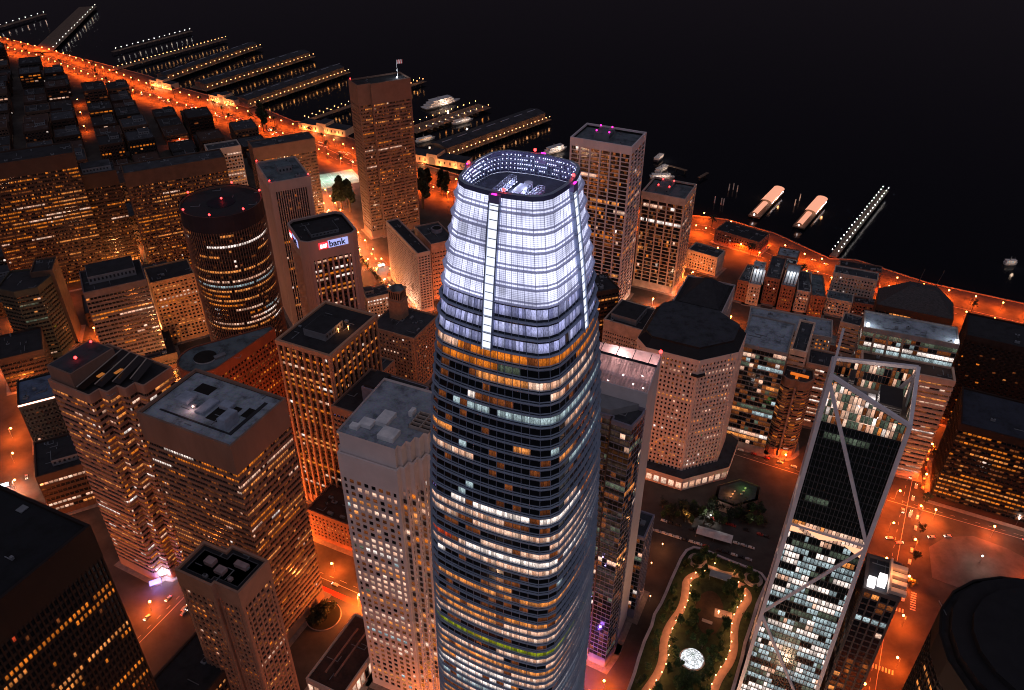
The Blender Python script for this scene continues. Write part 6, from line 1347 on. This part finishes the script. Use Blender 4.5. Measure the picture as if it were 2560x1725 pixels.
# stage canopy, kiosk, bench
def quadat(name, label, cat, pts_, z0_, z1_, mat):
    P = [sA(*p) for p in pts_]; cx_ = sum(p[0] for p in P)/4; cy_ = sum(p[1] for p in P)/4
    if sum((P[i][0]*P[(i+1) % 4][1]-P[(i+1) % 4][0]*P[i][1]) for i in range(4)) < 0: P = P[::-1]
    r = empty(name, (cx_, cy_, PZ-.3), 0, label, cat); Q = [(p[0]-cx_, p[1]-cy_) for p in P]; mb = MB(); mb.prism(Q, z0_, z1_); mb.build('roof' if z0_ > 1 else 'slab', mat, r)
    if z0_ > 1:
        mb = MB()
        for q_ in offset(Q, -.5): mb.box(q_[0]-.15, q_[0]+.15, q_[1]-.15, q_[1]+.15, 0, z0_-.002)
        mb.build('post', MATS['roof_metal'], r)
    return r
quadat('stage_canopy', 'grey rectangular stage canopy at the head of the park lawn', 'canopy', [(1785, 515), (1975, 570), (1945, 628), (1770, 570)], 3.6, 4.0, surf('canopy_grey', (.42, .40, .38), .7))
k = quadat('park_kiosk', 'small terrace with a bright lamp on the right side of the park lawn', 'kiosk', [(1830, 830), (1985, 870), (1985, 950), (1820, 905)], .05, .35, surf('terrace_rose', (.42, .26, .2), .8))
mb = MB(); mb.ball((-3, .4, 2.6), .55); mb.cyl((-3, .4), .1, .35, 2.2, 6); mb.build('lamp_head', MATS['lamp_warm'], k); plight(-3, .4, 3.4, 1100, (1, .5, .25), k, .4)
quadat('lawn_frame', 'thin pale rectangular bench frame on the dark lawn', 'bench', [(1715, 922), (1808, 955), (1803, 980), (1710, 945)], .06, .5, surf('bench_pale', (.5, .36, .3), .8))
lw_ = [sA(1640+ (130*math.cos(rad(a)) + 140), 870+ 200*math.sin(rad(a))) for a in range(0, 360, 20)]
if sum((lw_[i][0]*lw_[(i+1) % 18][1]-lw_[(i+1) % 18][0]*lw_[i][1]) for i in range(18)) < 0: lw_ = lw_[::-1]
mb = MB(); mb.poly([(p[0], p[1], PZ-.2) for p in lw_]); struct(mb.build('park_lawn', surf('lawn_dark', (.07, .035, .018), .9, .3, .3)))
def inpoly(p, pl):
    c = False; n = len(pl)
    for i in range(n):
        a, b_ = pl[i], pl[i-1]
        if (a[1] > p[1]) != (b_[1] > p[1]) and p[0] < (b_[0]-a[0])*(p[1]-a[1])/(b_[1]-a[1])+a[0]: c = not c
    return c
pp = [sA(x-36, y+6) for x, y in LL]+[sA(x+38, y+6) for x, y in RL[1:]]; k_ = 0; tr = random.Random(9)
for _ in range(2600):
    p = (tr.uniform(60, 160), tr.uniform(225, 350))
    if k_ >= 170: break
    if not inpoly(p, offset(ep, -2.5)) or min(math.dist(p, q) for q in pp) < 4.2 or math.dist(p, dp_) < 9 or inpoly(p, offset(lw_, -.5)) or math.dist(p, sA(1880, 560)) < 8 or math.dist(p, sA(1900, 890)) < 5: continue
    k_ += 1; tree(tr.choice(('r1', 'r2')), p[0], p[1], PZ-.3, 'leafy tree in the rooftop park planting', 'trees of the rooftop park', tr.uniform(.4, .8))
# round garden by the low hall and the tree in front of it
g_ = at('D5', 610, 900, 0); r = empty('round_garden', (g_[0], g_[1], 0), 0, 'dark round garden with a thin pale kerb beside the low hall', 'garden'); mb = MB(); mb.cyl((0, 0), 11, 0, .4, 32); mb.build('kerb', MATS['ring_stone'], r); mb = MB(); mb.cyl((0, 0), 10.5, .41, .6, 32); mb.build('soil', surf('soil_black', (.012, .012, .008), .9), r)
for i in range(14): a = tr.uniform(0, 6.28); d_ = tr.uniform(1, 9); tree('s1', g_[0]+d_*math.cos(a), g_[1]+d_*math.sin(a), .5, 'dark tree in the round garden beside the low hall', 'trees in the round garden', tr.uniform(.5, .9))
# dark lot, tent and tree row between the octagonal tower and the park
te = at('D6', 1820, 195, 0); r = empty('event_tent', (te[0], te[1], 0), rad(-22), 'pale grey event tent roof in the dark lot above the rooftop park', 'tent'); mb = MB()
for i in range(6): mb.quad((-12+i*4, -4, 3.2), (-8+i*4, -4, 3.2), (-8+i*4, 0, 4.6 if i % 2 else 5.2), (-12+i*4, 0, 5.2 if i % 2 else 4.6)); mb.quad((-12+i*4, 0, 5.2 if i % 2 else 4.6), (-8+i*4, 0, 4.6 if i % 2 else 5.2), (-8+i*4, 4, 3.2), (-12+i*4, 4, 3.2))
mb.build('canopy', surf('tent_grey', (.55, .55, .55), .8), r); mb = MB(); [mb.cyl((x, y), .12, 0, 3.2, 6) for x in (-12, 0, 12) for y in (-4, 4)]; mb.build('pole', MATS['roof_metal'], r)
p0, p1 = at('D6', 1400, 60, 0), at('D6', 2250, 60, 0)
for i in range(52):
    f_ = (i % 26)/25; c = (p0[0]+(p1[0]-p0[0])*f_+tr.uniform(-3, 3), p0[1]+(p1[1]-p0[1])*f_+tr.uniform(-4, 5)+(10 if i > 25 else 0))
    if not inside(*c, 0): tree('s1' if i % 3 else 'r1', c[0], c[1], 0, 'tree in the row between the octagonal tower and the dark lot', 'trees between the octagonal tower and the dark lot', tr.uniform(.7, 1.2))
for (x, y, e_, col) in ((1780, 40, 2500, (1, .95, .9)), (2130, 60, 2500, (.95, 1, 1)), (1560, 40, 2500, (1, .35, .08)), (1250, 470, 1600, (1, .2, .05)), (1240, 770, 900, (1, .4, .2)), (1130, 800, 1200, (.1, 1, .4)), (1350, 300, 2500, (1, .3, .08))):
    p = at('D6', x, y, 0); r = empty('yard_lamp', (p[0], p[1], 0), 0, 'small yard lamp glowing in the ground between the towers near the park', 'yard lamp', 'yard lamps near the park'); mb = MB(); mb.cyl((0, 0), .15, 0, 5, 6); mb.build('pole', MATS['roof_metal'], r); mb = MB(); mb.ball((0, 0, 5.3), .4); mb.build('lamp_head', MATS['lamp_warm'] if col[1] < .9 else MATS['lamp_cool'], r); plight(0, 0, 6.2, e_, col, r, .5)
hx = at('D2', 2050, 1350, 9); r = empty('hexagonal_terrace', (hx[0], hx[1], 0), rad(20), 'white-walled hexagonal roof terrace with small lit garden, right of the octagonal tower podium', 'terrace'); mb = MB(); h6 = [(19*math.cos(rad(a)), 13*math.sin(rad(a))) for a in range(0, 360, 60)]; mb.prism(h6, 0, 9, 0, cap=False); mb.build('wall', MATS['wall_brown'], r); mb = MB(); mb.prism(offset(h6, -2), 8.6, 9.0, 0); mb.build('terrace_floor', RD, r)
mb = MB(); [mb.box(-8+i*3, -6.6+i*3, -3+(i % 3)*2, -2+(i % 3)*2, 9.01, 9.6) for i in range(6)]; mb.build('bench', cream, r); plight(-6, 0, 12, 1400, (1, .35, .1), r, .5); plight(6, 2, 12, 500, (.4, 1, .2), r, .5)
# lit tennis court behind the bank tower
cx_, cy_ = at('C5', 700, 70, 0); r = empty('tennis_court', (cx_, cy_, 0), NOR, 'brightly floodlit green-white tennis courts behind the bank tower', 'sports court'); mb = MB(); mb.box(-34, 34, -24, 24, .02, .3); mb.build('court_surface', surf('court_green', (.28, .42, .34), .8), r); mb = MB()
for x in (-30, -18, -14, -2, 2, 14, 18, 30): mb.box(x-.15, x+.15, -20, 20, .31, .33)
for y in (-20, -10, 0, 10, 20): mb.box(-30, 30, y-.15, y+.15, .335, .35)
mb.build('court_lines', surf('line_white', (.8, .8, .8), .7), r)
for x in (-22, 0, 22): plight(x, 0, 14, 16000, (.95, 1, .92), r, 1)
# lit shopfront glow and violet lobby lights
for (c, x, y, e_, col, nm, lb) in (('C5', 1560, 1190, 9000, (1, .95, .9), 'lit_entrance', 'bright white lit entrance box at the foot of the pink slab building'), ('D4', 1400, 600, 5000, (.35, .25, 1), 'violet_canopy', 'violet-white glowing glass canopy, lowest at the foot of the balconied tower'), ('D4', 1490, 510, 5000, (.8, .7, 1), 'violet_canopy', 'white glowing canopy, middle one at the foot of the balconied tower'), ('D4', 1630, 370, 5000, (.5, .4, 1), 'violet_canopy', 'white-violet glowing canopy nearest the notched tower roof'), ('C5', 1140, 850, 7000, (1, .95, .85), 'lit_shopfront', 'white lit shopfront by the crossing behind the pink slab building'), ('C8', 30, 1290, 5000, (.8, .85, 1), 'lit_shopfront', 'white lit shopfront at the left edge street')):
    p = at(c, x, y, 3); r = empty(nm, (p[0], p[1], 0), NOR, lb, 'lit canopy'); mb = MB(); mb.box(-3.5, 3.5, -2, 2, 3.4, 3.8); mb.build('canopy', glow('canopy_%d%d' % (x, y), col, 2.6), r)
    mb = MB(); [mb.cyl((a, b_), .12, 0, 3.4, 6) for a in (-3, 3) for b_ in (-1.7, 1.7)]; mb.build('post', MATS['roof_metal'], r); plight(0, -3, 5, e_, col, r, .6)
for k_, v_ in list(protos.items()):
    if first[k_]: bpy.data.objects.remove(v_)
print('lights', NL[0], 'objects', len(bpy.data.objects))
